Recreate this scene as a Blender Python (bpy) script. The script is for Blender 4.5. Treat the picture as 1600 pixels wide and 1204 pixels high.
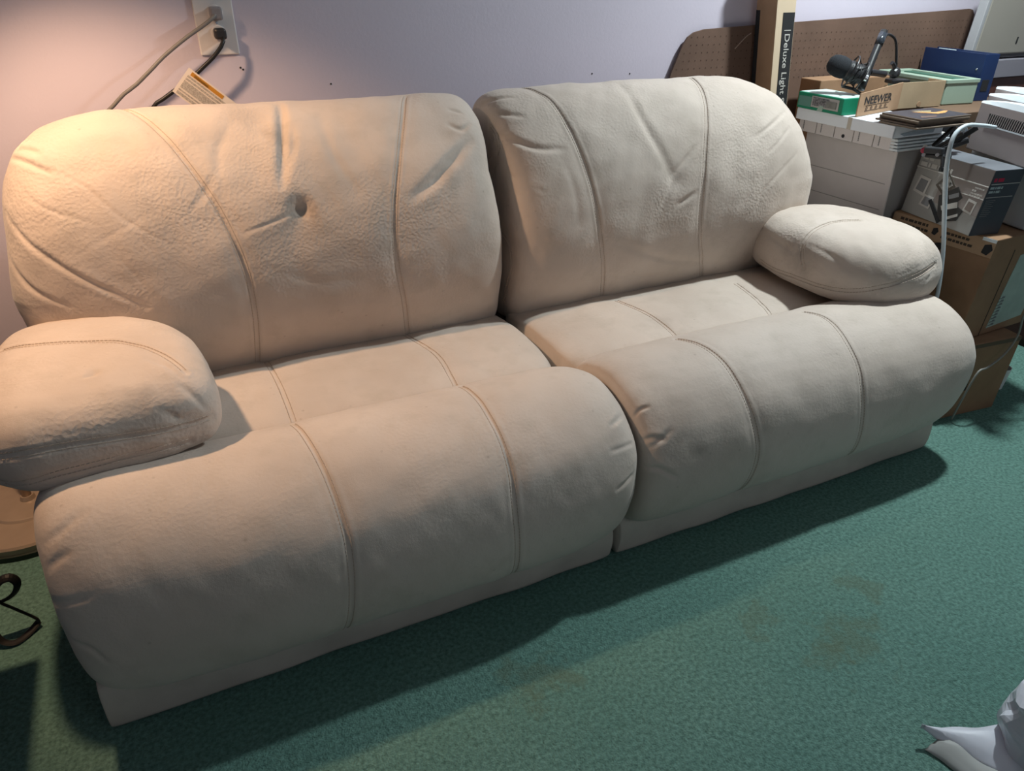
import bpy, bmesh, math, random
import numpy as np
from math import sin, cos, pi, radians
from mathutils import Vector, Matrix
random.seed(7)
for o in list(bpy.data.objects): bpy.data.objects.remove(o)
C = bpy.context.scene.collection
SC = bpy.context.scene
# ------------------------------------------------------------------ camera, world, lights, exposure
def setup_camera():
    yaw, pit, rol, f = radians(25.648), radians(29.372), radians(.224), 1151.6
    fw = Vector((sin(yaw)*cos(pit), cos(yaw)*cos(pit), -sin(pit)))
    rt = Vector((cos(yaw), -sin(yaw), 0)); up = rt.cross(fw)
    r2 = rt*cos(rol)+up*sin(rol); u2 = -rt*sin(rol)+up*cos(rol)
    cam = bpy.data.cameras.new('camera'); o = bpy.data.objects.new('camera', cam); C.objects.link(o)
    M = Matrix((r2, u2, -fw)).transposed().to_4x4(); M.translation = Vector((-.886, -2.227, 1.359))
    o.matrix_world = M
    cam.sensor_width = 36; cam.lens = f/1600*36; cam.clip_start = .02
    SC.camera = o
setup_camera()
SC.view_settings.view_transform = 'Standard'; SC.view_settings.look = 'None'
SC.view_settings.gamma = 1; SC.view_settings.use_curve_mapping = False
SC.view_settings.exposure = -.16
w = bpy.data.worlds.new('world'); SC.world = w; w.use_nodes = True
w.node_tree.nodes['Background'].inputs[0].default_value = (.80, .86, 1.0, 1)
w.node_tree.nodes['Background'].inputs[1].default_value = .18
def area(name, loc, tgt, size, power, col):
    l = bpy.data.lights.new(name, 'AREA'); l.shape = 'DISK'; l.size = size; l.energy = power; l.color = col
    o = bpy.data.objects.new(name, l); C.objects.link(o); o.location = loc
    o.rotation_euler = (Vector(tgt)-Vector(loc)).to_track_quat('-Z', 'Y').to_euler(); return o
area('ceiling_lamp_light', (1.60, -.66, 2.42), (1.60, -.66, 0), .12, 62, (.86, .965, .975))
area('room_fill_light', (.6, -4.2, 2.3), (.2, -1.2, .3), .9, 8, (.9, .95, 1.0))  # added fill light behind the camera, lifts the front faces
LAMP = Vector((-1.30, -.46, 1.72))
l = bpy.data.lights.new('floor_lamp_light', 'SPOT'); l.energy = 73; l.color = (1.0, .64, .39); l.shadow_soft_size = .035; l.spot_size = radians(86); l.spot_blend = .55
lo = bpy.data.objects.new('floor_lamp_light', l); C.objects.link(lo); lo.location = LAMP
lo.rotation_euler = (Vector((-.84, -.28, .5))-LAMP).to_track_quat('-Z', 'Y').to_euler()

# ------------------------------------------------------------------ helpers
def nt(m): return m.node_tree
_m = {}
def mat(name, col, rough=.8, noise=0, nscale=20, bump=0, bscale=200, metal=0, col2=None, spec=.3, trans=0, detail=4, sheen=0):
    if name in _m: return _m[name]
    m = bpy.data.materials.new(name); m.use_nodes = True; t = m.node_tree; b = t.nodes['Principled BSDF']
    b.inputs['Base Color'].default_value = (*col, 1); b.inputs['Roughness'].default_value = rough
    b.inputs['Metallic'].default_value = metal; b.inputs['Specular IOR Level'].default_value = spec
    if sheen: b.inputs['Sheen Weight'].default_value = sheen
    if trans: b.inputs['Transmission Weight'].default_value = trans
    tc = t.nodes.new('ShaderNodeTexCoord')
    if noise:
        n = t.nodes.new('ShaderNodeTexNoise'); n.inputs['Scale'].default_value = nscale; n.inputs['Detail'].default_value = detail
        t.links.new(tc.outputs['Object'], n.inputs['Vector'])
        r = t.nodes.new('ShaderNodeMapRange'); r.inputs[1].default_value = .32; r.inputs[2].default_value = .68
        t.links.new(n.outputs['Fac'], r.inputs[0])
        x = t.nodes.new('ShaderNodeMix'); x.data_type = 'RGBA'
        c2 = col2 or tuple(c*(1-noise) for c in col)
        x.inputs[6].default_value = (*col, 1); x.inputs[7].default_value = (*c2, 1)
        t.links.new(r.outputs[0], x.inputs[0]); t.links.new(x.outputs[2], b.inputs['Base Color'])
    if bump:
        n = t.nodes.new('ShaderNodeTexNoise'); n.inputs['Scale'].default_value = bscale; n.inputs['Detail'].default_value = 3
        t.links.new(tc.outputs['Object'], n.inputs['Vector'])
        bp = t.nodes.new('ShaderNodeBump'); bp.inputs['Strength'].default_value = bump; bp.inputs['Distance'].default_value = .002
        t.links.new(n.outputs['Fac'], bp.inputs['Height']); t.links.new(bp.outputs[0], b.inputs['Normal'])
    _m[name] = m; return m
def link(name, me, m=None, parent=None):
    o = bpy.data.objects.new(name, me); C.objects.link(o)
    if m is not None: me.materials.append(m)
    if parent is not None: o.parent = parent
    return o
def obj(name, bm, m, parent=None, smooth=False):
    bmesh.ops.recalc_face_normals(bm, faces=bm.faces)
    me = bpy.data.meshes.new(name); bm.to_mesh(me); bm.free()
    if smooth:
        for p in me.polygons: p.use_smooth = True
    return link(name, me, m, parent)
def thing(name, label, cat, loc=(0, 0, 0), group=None):
    o = bpy.data.objects.new(name, None); C.objects.link(o); o.location = loc; o.empty_display_size = .05
    return tag(o, label, cat, group)
def tag(o, label, cat, group=None):
    o['label'] = label; o['category'] = cat
    if group: o['group'] = group
    return o
def struct(o): o['kind'] = 'structure'; return o
def ch(o, parent):
    """parent keeping world placement (parents are unrotated empties)"""
    o.parent = parent; o.matrix_parent_inverse = Matrix.Translation(-Vector(parent.location)); return o
def bevel(bm, r, seg=2):
    bmesh.ops.bevel(bm, geom=list(bm.edges), offset=r, segments=seg, profile=.5, affect='EDGES', clamp_overlap=True)
def mesh_bm(vs, fs):
    bm = bmesh.new(); V = [bm.verts.new(v) for v in vs]
    for f in fs:
        try: bm.faces.new([V[i] for i in f])
        except ValueError: pass
    return bm
CUBE = [(0, 1, 3, 2), (4, 6, 7, 5), (0, 4, 5, 1), (2, 3, 7, 6), (0, 2, 6, 4), (1, 5, 7, 3)]
class Box:
    """worn box: corner, size, turn about z, lean per metre"""
    def __init__(s, x, y, z, w, d, h, r=0, sx=0, sy=0):
        s.o = Vector((x, y, z)); s.w, s.d, s.h, s.r, s.sx, s.sy = w, d, h, r, sx, sy
        s.a = Vector((cos(r), sin(r), 0)); s.b = Vector((-sin(r), cos(r), 0)); s.u = Vector((sx, sy, 1))
    def pt(s, i, j, k): return s.o+s.a*s.w*i+s.b*s.d*j+s.u*s.h*k
    def sub(s, x0, x1, y0, y1, z0, z1, bev=0):
        """sub-box in metres in the box's own axes -> bmesh"""
        vs = [s.o+s.a*x+s.b*y+s.u*z for x in (x0, x1) for y in (y0, y1) for z in (z0, z1)]
        bm = mesh_bm(vs, CUBE)
        if bev: bevel(bm, bev)
        return bm
    def full(s, bev=.003): return s.sub(0, s.w, 0, s.d, 0, s.h, bev)
def add_bm(dst, src):
    me = bpy.data.meshes.new('t'); src.to_mesh(me); src.free(); dst.from_mesh(me); bpy.data.meshes.remove(me); return dst
def quad_panel(o, u, v, w, h, t):
    """thin slab: origin o, unit dirs u v, size w h, thickness t along u x v"""
    u = Vector(u).normalized(); v = Vector(v); n = u.cross(v).normalized()
    vs = [Vector(o)+u*x+v*y+n*z for x in (0, w) for y in (0, h) for z in (0, t)]
    return mesh_bm(vs, CUBE)
def text(s, o, u, v, size, m, parent=None, name='lettering', bold=0, sx=1, n=None):
    cu = bpy.data.curves.new('txt', 'FONT'); cu.body = s; cu.size = 1; cu.offset = bold; cu.extrude = 0.002; cu.resolution_u = 3
    t = bpy.data.objects.new('txt', cu); C.objects.link(t)
    dg = bpy.context.evaluated_depsgraph_get(); me = bpy.data.meshes.new_from_object(t.evaluated_get(dg))
    bpy.data.objects.remove(t); bpy.data.curves.remove(cu)
    u = Vector(u).normalized(); v = Vector(v).normalized(); n = (Vector(n) if n else u.cross(v)).normalized()
    for p in me.vertices:
        c = p.co.copy(); p.co = Vector(o)+u*(c.x*size*sx)+v*(c.y*size)+n*(.0006+c.z*.1)
    me.materials.clear()
    ob = link(name, me, m)
    if parent is not None: ch(ob, parent)
    return ob
def catmull(P, n, closed=False):
    P = np.array(P, float); N = len(P); out = []
    segs = N if closed else N-1
    for i in range(segs):
        p1, p2 = P[i], P[(i+1) % N]
        p0 = P[(i-1) % N] if closed or i > 0 else 2*p1-p2
        p3 = P[(i+2) % N] if closed or i < N-2 else 2*p2-p1
        for t in np.linspace(0, 1, 12, endpoint=False):
            out.append(.5*((2*p1)+(-p0+p2)*t+(2*p0-5*p1+4*p2-p3)*t*t+(-p0+3*p1-3*p2+p3)*t**3))
    if not closed: out.append(P[-1])
    out = np.array(out)
    if closed: out = np.vstack([out, out[:1]])
    s = np.r_[0, np.cumsum(np.linalg.norm(np.diff(out, axis=0), axis=1))]
    q = np.linspace(0, s[-1], n+1 if closed else n)
    r = np.array([np.interp(q, s, out[:, k]) for k in range(out.shape[1])]).T
    return r[:-1] if closed else r
def tube_bm(pts, rad, seg=10, n=None, flat=None):
    """round (or flat=(a,b) strip) tube along smoothed points"""
    P = catmull(pts, n or max(2, len(pts)*6)) if len(pts) > 2 or n else np.array(pts, float)
    rr = np.interp(np.linspace(0, 1, len(P)), np.linspace(0, 1, len(rad)), rad) if hasattr(rad, '__len__') else [rad]*len(P)
    bm = bmesh.new(); rings = []; ref = Vector((0, 0, 1))
    pn = None
    for i, p in enumerate(P):
        t = Vector(P[min(i+1, len(P)-1)]-P[max(i-1, 0)]).normalized()
        if pn is None:
            nn = t.cross(ref)
            if nn.length < .1: nn = t.cross(Vector((1, 0, 0)))
        else: nn = pn-t*pn.dot(t)
        nn.normalize(); pn = nn; bb = t.cross(nn)
        ring = []
        for k in range(seg):
            a = 2*pi*k/seg
            ra, rb = (rr[i], rr[i]) if flat is None else flat
            ring.append(bm.verts.new(Vector(p)+nn*cos(a)*ra+bb*sin(a)*rb))
        rings.append(ring)
    for a, b in zip(rings, rings[1:]):
        for k in range(seg): bm.faces.new((a[k], a[(k+1) % seg], b[(k+1) % seg], b[k]))
    bm.faces.new(rings[0][::-1]); bm.faces.new(rings[-1])
    return bm
def lathe_bm(prof, c=(0, 0, 0), seg=48, axis=None, caps=True):
    M = Vector((0, 0, 1)).rotation_difference(Vector(axis)).to_matrix() if axis else Matrix.Identity(3)
    bm = bmesh.new(); rings = []
    for r, z in prof:
        rings.append([bm.verts.new(Vector(c)+M@Vector((max(r, 1e-4)*cos(2*pi*k/seg), max(r, 1e-4)*sin(2*pi*k/seg), z))) for k in range(seg)])
    for a, b in zip(rings, rings[1:]):
        for k in range(seg): bm.faces.new((a[k], a[(k+1) % seg], b[(k+1) % seg], b[k]))
    if caps and prof[0][0] > 1e-3: bm.faces.new(rings[0][::-1])
    if caps and prof[-1][0] > 1e-3: bm.faces.new(rings[-1])
    return bm
#GEO-BEGIN
def cat_np(P, n, closed=True, vis=0):
    P = np.array(P, float); N = len(P); out = []
    for i in range(N if closed else N-1):
        p1, p2 = P[i], P[(i+1) % N]
        p0 = P[(i-1) % N] if closed or i > 0 else 2*p1-p2
        p3 = P[(i+2) % N] if closed or i < N-2 else 2*p2-p1
        for t in np.linspace(0, 1, 12, endpoint=False):
            out.append(.5*((2*p1)+(-p0+p2)*t+(2*p0-5*p1+4*p2-p3)*t*t+(-p0+3*p1-3*p2+p3)*t**3))
    out.append(out[0] if closed else P[-1]); out = np.array(out)
    s = np.r_[0, np.cumsum(np.linalg.norm(np.diff(out, axis=0), axis=1))]
    q = np.linspace(0, 1, n+1 if closed else n)
    if vis: q = np.interp(q, [0, .84, 1], [0, vis, 1])
    q = q*s[-1]
    r = np.array([np.interp(q, s, out[:, k]) for k in range(out.shape[1])]).T
    return r[:-1] if closed else r
def cushion(loops, cen, xl, xr, ny=5, nz=9, nu=360, nv=420, xbow=None):
    """closed section loop swept across x, drawn in to rounded ends. loops: [(u, loop), ...] blended over u in -1..1"""
    L = [(u, cat_np(lp, nv, True, .62)) for u, lp in loops]
    a = np.linspace(-pi/2, pi/2, nu); u = .45*a/(pi/2)+.55*np.sin(a)
    us = [k for k, _ in L]; st = np.array([l for _, l in L])
    G = np.zeros((nu, nv, 3)); cy, cz = cen
    for i, q in enumerate(u):
        lp = np.array([[np.interp(q, us, st[:, j, k]) for k in (0, 1)] for j in range(nv)]) if len(us) > 1 else st[0]
        ey, ez = (ny, nz) if not isinstance(ny, tuple) else ((ny[0], nz[0]) if q < 0 else (ny[1], nz[1]))
        gy = max(1-abs(q)**ey, 0)**(1/ey) if abs(q) < 1 else 0
        gz = max(1-abs(q)**ez, 0)**(1/ez) if abs(q) < 1 else 0
        y = cy+(lp[:, 0]-cy)*gy; z = cz+(lp[:, 1]-cz)*gz
        x = (xl+xr)/2+(xr-xl)/2*q
        G[i, :, 0] = x if xbow is None else xbow(x, z, q)
        G[i, :, 1] = y; G[i, :, 2] = z
    return G
def pad(outline, prof, cen, nu=240, nv=420, tilt=(0, 0)):
    """plan outline (closed) with vertical profile of (radius factor, z), bottom centre to top centre"""
    O = cat_np(outline, nv); Pp = cat_np(prof, nu, False); c = np.array(cen)
    G = np.zeros((nu, nv, 3))
    for i, (r, z) in enumerate(Pp):
        r = max(r, 0)
        G[i, :, :2] = c+(O-c)*r; G[i, :, 2] = z+tilt[0]*(G[i, :, 0]-c[0])+tilt[1]*(G[i, :, 1]-c[1])
    return G
def gnormals(G):
    du = np.gradient(G, axis=0); Gp = np.concatenate([G[:, -1:], G, G[:, :1]], 1); dv = (Gp[:, 2:]-Gp[:, :-2])/2
    n = np.cross(du, dv); l = np.linalg.norm(n, axis=2, keepdims=True); n = n/np.maximum(l, 1e-9)
    c = G.reshape(-1, 3).mean(0)
    if ((G-c)*n).sum(2).mean() < 0: n = -n
    bad = (l[..., 0] < 1e-9)
    if bad.any():
        dd = G-c; dd = dd/np.maximum(np.linalg.norm(dd, axis=2, keepdims=True), 1e-9); n[bad] = dd[bad]
    return n
def poly_dist(G, P):
    """distance of every grid point to polyline P, the nearest param 0..1 and signed side"""
    X = G.reshape(-1, 3); P = np.array(P, float); best = np.full(len(X), 1e9); par = np.zeros(len(X))
    sl = np.linalg.norm(np.diff(P, axis=0), axis=1); tot = sl.sum(); acc = 0
    for i in range(len(P)-1):
        d = P[i+1]-P[i]; L2 = max(d@d, 1e-12); t = np.clip(((X-P[i])@d)/L2, 0, 1)
        q = X-P[i]-t[:, None]*d; dd = np.sqrt((q*q).sum(1)); m = dd < best
        best[m] = dd[m]; par[m] = (acc+t[m]*sl[i])/tot; acc += sl[i]
    return best.reshape(G.shape[:2]), par.reshape(G.shape[:2])
def waves(G, amp, scale, seed, n=24):
    r = np.random.RandomState(seed); X = G.reshape(-1, 3); o = np.zeros(len(X))
    for _ in range(n):
        k = r.normal(size=3)*2*pi/scale; o += np.sin(X@k+r.rand()*6.28)
    return (o*amp/math.sqrt(n)).reshape(G.shape[:2])
#GEO-END
#FEAT-BEGIN
FEAT = {
 'back_l': {'seams': [[[-0.9069, -0.2088, 1.0726], [-0.8553, -0.2978, 1.0359], [-0.8075, -0.3664, 0.9592], [-0.7754, -0.4026, 0.8908], [-0.7609, -0.4181, 0.8479], [-0.743, -0.435, 0.7729], [-0.7338, -0.4404, 0.7006], [-0.7342, -0.4285, 0.5942], [-0.743, -0.377, 0.4602]], [[-0.2464, -0.2282, 1.0616], [-0.2891, -0.3247, 1.0054], [-0.3301, -0.3924, 0.9104], [-0.3539, -0.4247, 0.823], [-0.3626, -0.4383, 0.7439], [-0.3589, -0.4386, 0.6559], [-0.3454, -0.4229, 0.5745], [-0.3285, -0.3749, 0.4545]]], 'wrinkles': [([[-0.5688, -0.2151, 1.0642], [-0.5757, -0.2693, 1.0477], [-0.595, -0.3428, 0.9867], [-0.6173, -0.3937, 0.9088]], 0.016, 0.012), ([[-0.5609, -0.2988, 1.0288], [-0.5712, -0.3439, 0.9849], [-0.5958, -0.3762, 0.9408]], 0.006, 0.01), ([[-0.7275, -0.427, 0.8153], [-0.6498, -0.4217, 0.8348], [-0.5931, -0.416, 0.8528]], 0.003, 0.005), ([[-1.2025, -0.2909, 0.8909], [-1.1712, -0.363, 0.8422], [-1.0895, -0.4169, 0.7662], [-0.967, -0.436, 0.6744]], 0.006, 0.007), ([[-1.2163, -0.3205, 0.7988], [-1.1861, -0.3808, 0.7392], [-1.1207, -0.4152, 0.6943]], 0.005, 0.007), ([[-1.1494, -0.2168, 1.0095], [-1.1285, -0.2133, 1.0248]], 0.01, 0.006), ([[-1.1574, -0.2198, 1.0026], [-1.1325, -0.2526, 1.0113], [-1.1044, -0.2895, 1.0063]], 0.009, 0.006), ([[-1.1656, -0.2324, 0.9896], [-1.1426, -0.2765, 0.9907], [-1.1121, -0.3122, 0.9814], [-1.0891, -0.3312, 0.9722]], 0.008, 0.006), ([[-0.3017, -0.4172, 0.848], [-0.233, -0.402, 0.8865], [-0.1452, -0.3667, 0.9449], [-0.1105, -0.3501, 0.9604]], 0.013, 0.016), ([[-0.1618, -0.3228, 1.0038], [-0.1296, -0.3317, 0.9899], [-0.1015, -0.3177, 0.9986]], 0.006, 0.007), ([[-0.1462, -0.2858, 1.0343], [-0.1093, -0.2934, 1.0233]], 0.004, 0.006), ([[-0.9935, -0.4261, 0.7919], [-0.9569, -0.4366, 0.7205], [-0.9237, -0.4361, 0.6501]], 0.0012, 0.005), ([[-1.0792, -0.4113, 0.8074], [-1.0215, -0.4131, 0.8364], [-0.9063, -0.4041, 0.8846]], 0.0008, 0.006), ([[-1.099, -0.3168, 0.9839], [-1.0329, -0.3643, 0.9462], [-0.9731, -0.4036, 0.8782], [-0.8839, -0.4281, 0.8066]], 0.0015, 0.005), ([[-1.1737, -0.243, 0.974], [-1.1279, -0.3564, 0.913], [-1.0261, -0.4017, 0.87]], 0.002, 0.006), ([[-0.6982, -0.2826, 1.0434], [-0.7448, -0.3462, 0.9855], [-0.7502, -0.3948, 0.9084]], 0.003, 0.012), ([[-0.484, -0.2773, 1.0428], [-0.4809, -0.3595, 0.9649], [-0.4385, -0.4071, 0.8771]], 0.003, 0.014), ([[-0.6846, -0.4397, 0.7253], [-0.5668, -0.4399, 0.6727], [-0.4005, -0.4392, 0.6628]], 0.0018, 0.014), ([[-0.684, -0.4344, 0.622], [-0.5396, -0.4327, 0.6129], [-0.3853, -0.4282, 0.5929]], 0.0012, 0.012), ([[-0.8273, -0.4083, 0.8761], [-0.7913, -0.393, 0.9125], [-0.7615, -0.3729, 0.9488]], 0.003, 0.01)], 'dents': [([-0.5818, -0.4149, 0.8559], 0.016, 0.022), ([-0.5904, -0.4235, 0.8278], 0.008, 0.04), ([-0.7413, -0.3357, 0.9978], 0.006, 0.05), ([-0.6549, -0.2851, 1.0408], 0.005, 0.05)]},
 'back_r': {'seams': [[[0.1402, -0.2093, 1.0659], [0.172, -0.2996, 1.0278], [0.1999, -0.3744, 0.9429], [0.2267, -0.4161, 0.8515], [0.2421, -0.4335, 0.781], [0.26, -0.4402, 0.686], [0.2865, -0.4271, 0.5888], [0.3115, -0.3909, 0.4928]], [[0.7095, -0.2327, 1.0612], [0.6903, -0.3135, 1.0161], [0.6589, -0.3742, 0.9434], [0.6341, -0.4141, 0.8583], [0.6233, -0.438, 0.748], [0.6388, -0.4345, 0.6227], [0.7032, -0.3874, 0.485]], [[-0.0055, -0.2442, 0.978], [-0.0005, -0.2944, 0.922], [0.0044, -0.0612, 0.78], [0.0048, -0.16, 0.7], [0.0076, -0.351, 0.646], [0.0125, -0.2838, 0.4467]]], 'wrinkles': [([[-0.0066, -0.1768, 1.0219], [0.0095, -0.2307, 1.0436], [0.0666, -0.2564, 1.0503]], 0.008, 0.007), ([[-0.0068, -0.1985, 0.9816], [0.02, -0.2925, 1.0145], [0.0637, -0.3158, 1.0083]], 0.008, 0.008), ([[-0.0029, -0.2785, 0.9646], [0.0179, -0.3383, 0.9546], [0.0785, -0.3751, 0.9324], [0.1548, -0.3828, 0.9273]], 0.008, 0.009), ([[0.0, -0.2985, 0.9157], [0.0082, -0.3593, 0.8611], [0.0792, -0.4175, 0.8227]], 0.003, 0.006), ([[0.0033, -0.3373, 0.8237], [0.0065, -0.3639, 0.7449], [0.0753, -0.4314, 0.6989]], 0.003, 0.008), ([[0.4269, -0.2185, 1.0645], [0.4336, -0.339, 0.9903], [0.4724, -0.3946, 0.9062], [0.5122, -0.4243, 0.8246]], 0.007, 0.016), ([[0.5122, -0.4243, 0.8246], [0.5711, -0.4089, 0.8724], [0.6123, -0.3956, 0.9039]], 0.006, 0.009), ([[0.5322, -0.4388, 0.739], [0.567, -0.4374, 0.7543], [0.5975, -0.4354, 0.77]], 0.007, 0.009), ([[0.4733, -0.439, 0.7362], [0.495, -0.4351, 0.7716], [0.5185, -0.4289, 0.8059]], 0.005, 0.01), ([[0.3595, -0.4359, 0.6314], [0.5226, -0.4183, 0.5605], [0.697, -0.3997, 0.5125], [0.849, -0.386, 0.4846]], 0.005, 0.014), ([[0.3151, -0.4096, 0.5371], [0.445, -0.3974, 0.5076], [0.6006, -0.3925, 0.4963]], 0.003, 0.008), ([[1.0014, -0.3313, 0.961], [0.916, -0.3721, 0.9338], [0.8378, -0.3935, 0.9044]], 0.004, 0.007), ([[1.0174, -0.4001, 0.8409], [0.8854, -0.4344, 0.7587], [0.8448, -0.4391, 0.6815]], 0.003, 0.007), ([[0.996, -0.3683, 0.9175], [0.8844, -0.4118, 0.8548]], 0.004, 0.006), ([[0.1484, -0.3966, 0.8993], [0.1769, -0.4262, 0.814], [0.1849, -0.439, 0.7241]], 0.002, 0.012)], 'dents': [([0.5188, -0.4268, 0.815], 0.007, 0.03), ([0.3926, -0.439, 0.7363], 0.004, 0.07)]},
 'foot_l': {'seams': [[[-0.7213, -0.8039, 0.4957], [-0.7148, -0.8847, 0.5072], [-0.706, -0.9564, 0.4935], [-0.6989, -1.0196, 0.4623], [-0.6954, -1.0641, 0.4215], [-0.6944, -1.0905, 0.3767], [-0.7026, -1.1125, 0.2804], [-0.7177, -1.0917, 0.1612]], [[-0.3225, -0.8036, 0.4956], [-0.3249, -0.8716, 0.5072], [-0.3269, -0.9585, 0.4928], [-0.326, -1.0136, 0.4663], [-0.3284, -1.0675, 0.4172], [-0.3358, -1.1027, 0.3408], [-0.3309, -1.095, 0.1663]]], 'wrinkles': [([[-1.1999, -0.999, 0.439], [-1.1794, -1.0024, 0.4561], [-1.157, -1.0041, 0.4651]], 0.004, 0.009), ([[-1.2055, -1.0198, 0.3802], [-1.1709, -1.0475, 0.3938], [-1.1443, -1.056, 0.3992]], 0.003, 0.007), ([[-1.2083, -1.022, 0.3115], [-1.1692, -1.0678, 0.2981], [-1.1479, -1.0788, 0.2572]], 0.004, 0.007), ([[-0.0543, -1.0265, 0.4412], [-0.0056, -0.9957, 0.4404]], 0.005, 0.006), ([[-0.077, -1.0676, 0.4017], [-0.0029, -1.0444, 0.3893]], 0.005, 0.006), ([[-0.0718, -1.0985, 0.3119], [-0.0145, -1.0769, 0.3253]], 0.005, 0.006), ([[-1.1992, -0.9684, 0.4701], [-1.1695, -0.9679, 0.4882], [-1.1303, -0.9497, 0.5045]], 0.004, 0.01)], 'dents': []},
 'foot_r': {'seams': [[[0.3013, -0.8461, 0.5057], [0.3211, -0.9298, 0.498], [0.3283, -1.0031, 0.4633], [0.3388, -1.056, 0.4084], [0.3535, -1.0849, 0.3353], [0.3651, -1.0929, 0.2579], [0.3603, -1.0732, 0.1616]], [[0.7438, -0.851, 0.5063], [0.7487, -0.9031, 0.5041], [0.73, -0.986, 0.4745], [0.729, -1.0391, 0.4308], [0.7256, -1.0802, 0.3529], [0.7367, -1.0928, 0.254], [0.7479, -1.0743, 0.1638]]], 'wrinkles': [([[0.0303, -0.9994, 0.4298], [0.0429, -1.0001, 0.4448], [0.0644, -1.0053, 0.4511]], 0.007, 0.005), ([[0.0302, -1.0366, 0.3824], [0.0502, -1.0511, 0.3927], [0.0763, -1.062, 0.3865]], 0.006, 0.007), ([[0.0278, -1.0554, 0.3206], [0.0573, -1.0796, 0.3197], [0.1061, -1.091, 0.2854]], 0.006, 0.007), ([[0.0349, -1.0508, 0.3677], [0.0631, -1.0604, 0.3838], [0.1015, -1.0545, 0.4059]], 0.004, 0.008)], 'dents': []},
 'seat_l': {'seams': [[[-0.7216, -0.3807, 0.4534], [-0.7168, -0.5019, 0.4621], [-0.7149, -0.6612, 0.4547]], [[-0.3308, -0.3989, 0.4552], [-0.3049, -0.538, 0.4624], [-0.3096, -0.6799, 0.4517]]], 'wrinkles': [], 'dents': []},
 'seat_r': {'seams': [[[0.3529, -0.4835, 0.4614], [0.3672, -0.5701, 0.462], [0.37, -0.664, 0.4544]], [[0.7634, -0.5335, 0.4624], [0.7319, -0.6783, 0.452]]], 'wrinkles': [], 'dents': []},
 'arm_l': {'seams': [[[-1.2441, -0.8448, 0.5928], [-1.1406, -0.8615, 0.5967], [-1.0365, -0.8545, 0.5843], [-0.9475, -0.8355, 0.5692], [-0.8797, -0.8016, 0.5591]], [[-1.2643, -0.8303, 0.5279], [-1.175, -0.8693, 0.5433], [-1.0903, -0.8638, 0.5427], [-1.0016, -0.8499, 0.5374], [-0.9315, -0.8267, 0.5259]], [[-1.2587, -0.5025, 0.6585], [-1.1788, -0.5559, 0.679], [-1.0942, -0.588, 0.6816], [-1.0106, -0.6286, 0.6778], [-0.9536, -0.6828, 0.6678], [-0.9135, -0.755, 0.6486]]], 'wrinkles': [([[-0.9728, -0.8291, 0.6136], [-0.9384, -0.8302, 0.5831], [-0.906, -0.8186, 0.5785]], 0.005, 0.008), ([[-0.9298, -0.7891, 0.6401], [-0.9021, -0.8058, 0.6051], [-0.8888, -0.807, 0.5798]], 0.005, 0.008), ([[-0.9702, -0.8429, 0.5468], [-0.9365, -0.8096, 0.4933]], 0.003, 0.006), ([[-0.9783, -0.7106, 0.6713], [-0.9457, -0.7384, 0.6626], [-0.9217, -0.7744, 0.6454]], 0.004, 0.008), ([[-1.182, -0.4394, 0.6691], [-1.1482, -0.4372, 0.67]], 0.0001, 0.01), ([[-1.093, -0.7466, 0.6716], [-1.0707, -0.7389, 0.6725]], 0.004, 0.006)], 'dents': [([-1.0762, -0.7351, 0.6734], 0.004, 0.012)]},
 'arm_r': {'seams': [[[0.8862, -0.4522, 0.5098], [0.8644, -0.6043, 0.5157], [0.8685, -0.7072, 0.5215], [0.9004, -0.8228, 0.5353], [0.9591, -0.8794, 0.56], [1.0612, -0.8982, 0.5816], [1.1789, -0.8768, 0.5958]], [[1.0806, -0.6495, 0.6818], [0.9879, -0.6244, 0.6823], [0.8959, -0.6305, 0.6554], [0.8689, -0.6331, 0.6191], [0.8603, -0.6648, 0.5624]]], 'wrinkles': [([[0.8816, -0.4747, 0.6121], [0.8626, -0.5986, 0.599], [0.8634, -0.6381, 0.6009]], 0.004, 0.008), ([[0.8651, -0.6685, 0.6001], [0.8688, -0.744, 0.5735], [0.8756, -0.7714, 0.5412]], 0.003, 0.006), ([[1.1107, -0.8989, 0.5577], [1.1574, -0.8888, 0.5769]], 0.004, 0.005), ([[0.928, -0.8496, 0.5202], [0.9472, -0.8715, 0.5452]], 0.003, 0.005), ([[0.8753, -0.6444, 0.6319], [0.8808, -0.7438, 0.6218], [0.9046, -0.8278, 0.5865]], 0.003, 0.008), ([[0.8625, -0.5382, 0.5588], [0.8585, -0.6252, 0.5663]], 0.003, 0.006)], 'dents': []},
 'dark_blobs': [((-0.5832, -0.4172, 0.8488), 0.035, 0.65), ((-0.59, -0.3191, 1.0119), 0.04, 0.4), ((-0.6646, -0.2634, 1.0528), 0.06, 0.25), ((-0.1929, -0.3922, 0.9051), 0.05, 0.3), ((-0.5615, -0.4263, 0.8169), 0.04, 0.3), ((0.8616, -0.6423, 0.5922), 0.08, 0.4), ((0.1277, -1.0405, 0.4271), 0.09, 0.3), ((0.1656, -1.0811, 0.3484), 0.03, 0.4), ((0.3697, -0.6162, 0.4594), 0.05, 0.2), ((-0.9942, -0.8309, 0.6201), 0.06, 0.35), ((-0.061, -1.0541, 0.4153), 0.04, 0.3), ((0.1135, -0.4363, 0.714), 0.08, 0.15), ((-0.9024, -0.4182, 0.8438), 0.05, 0.25)],
}
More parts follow.
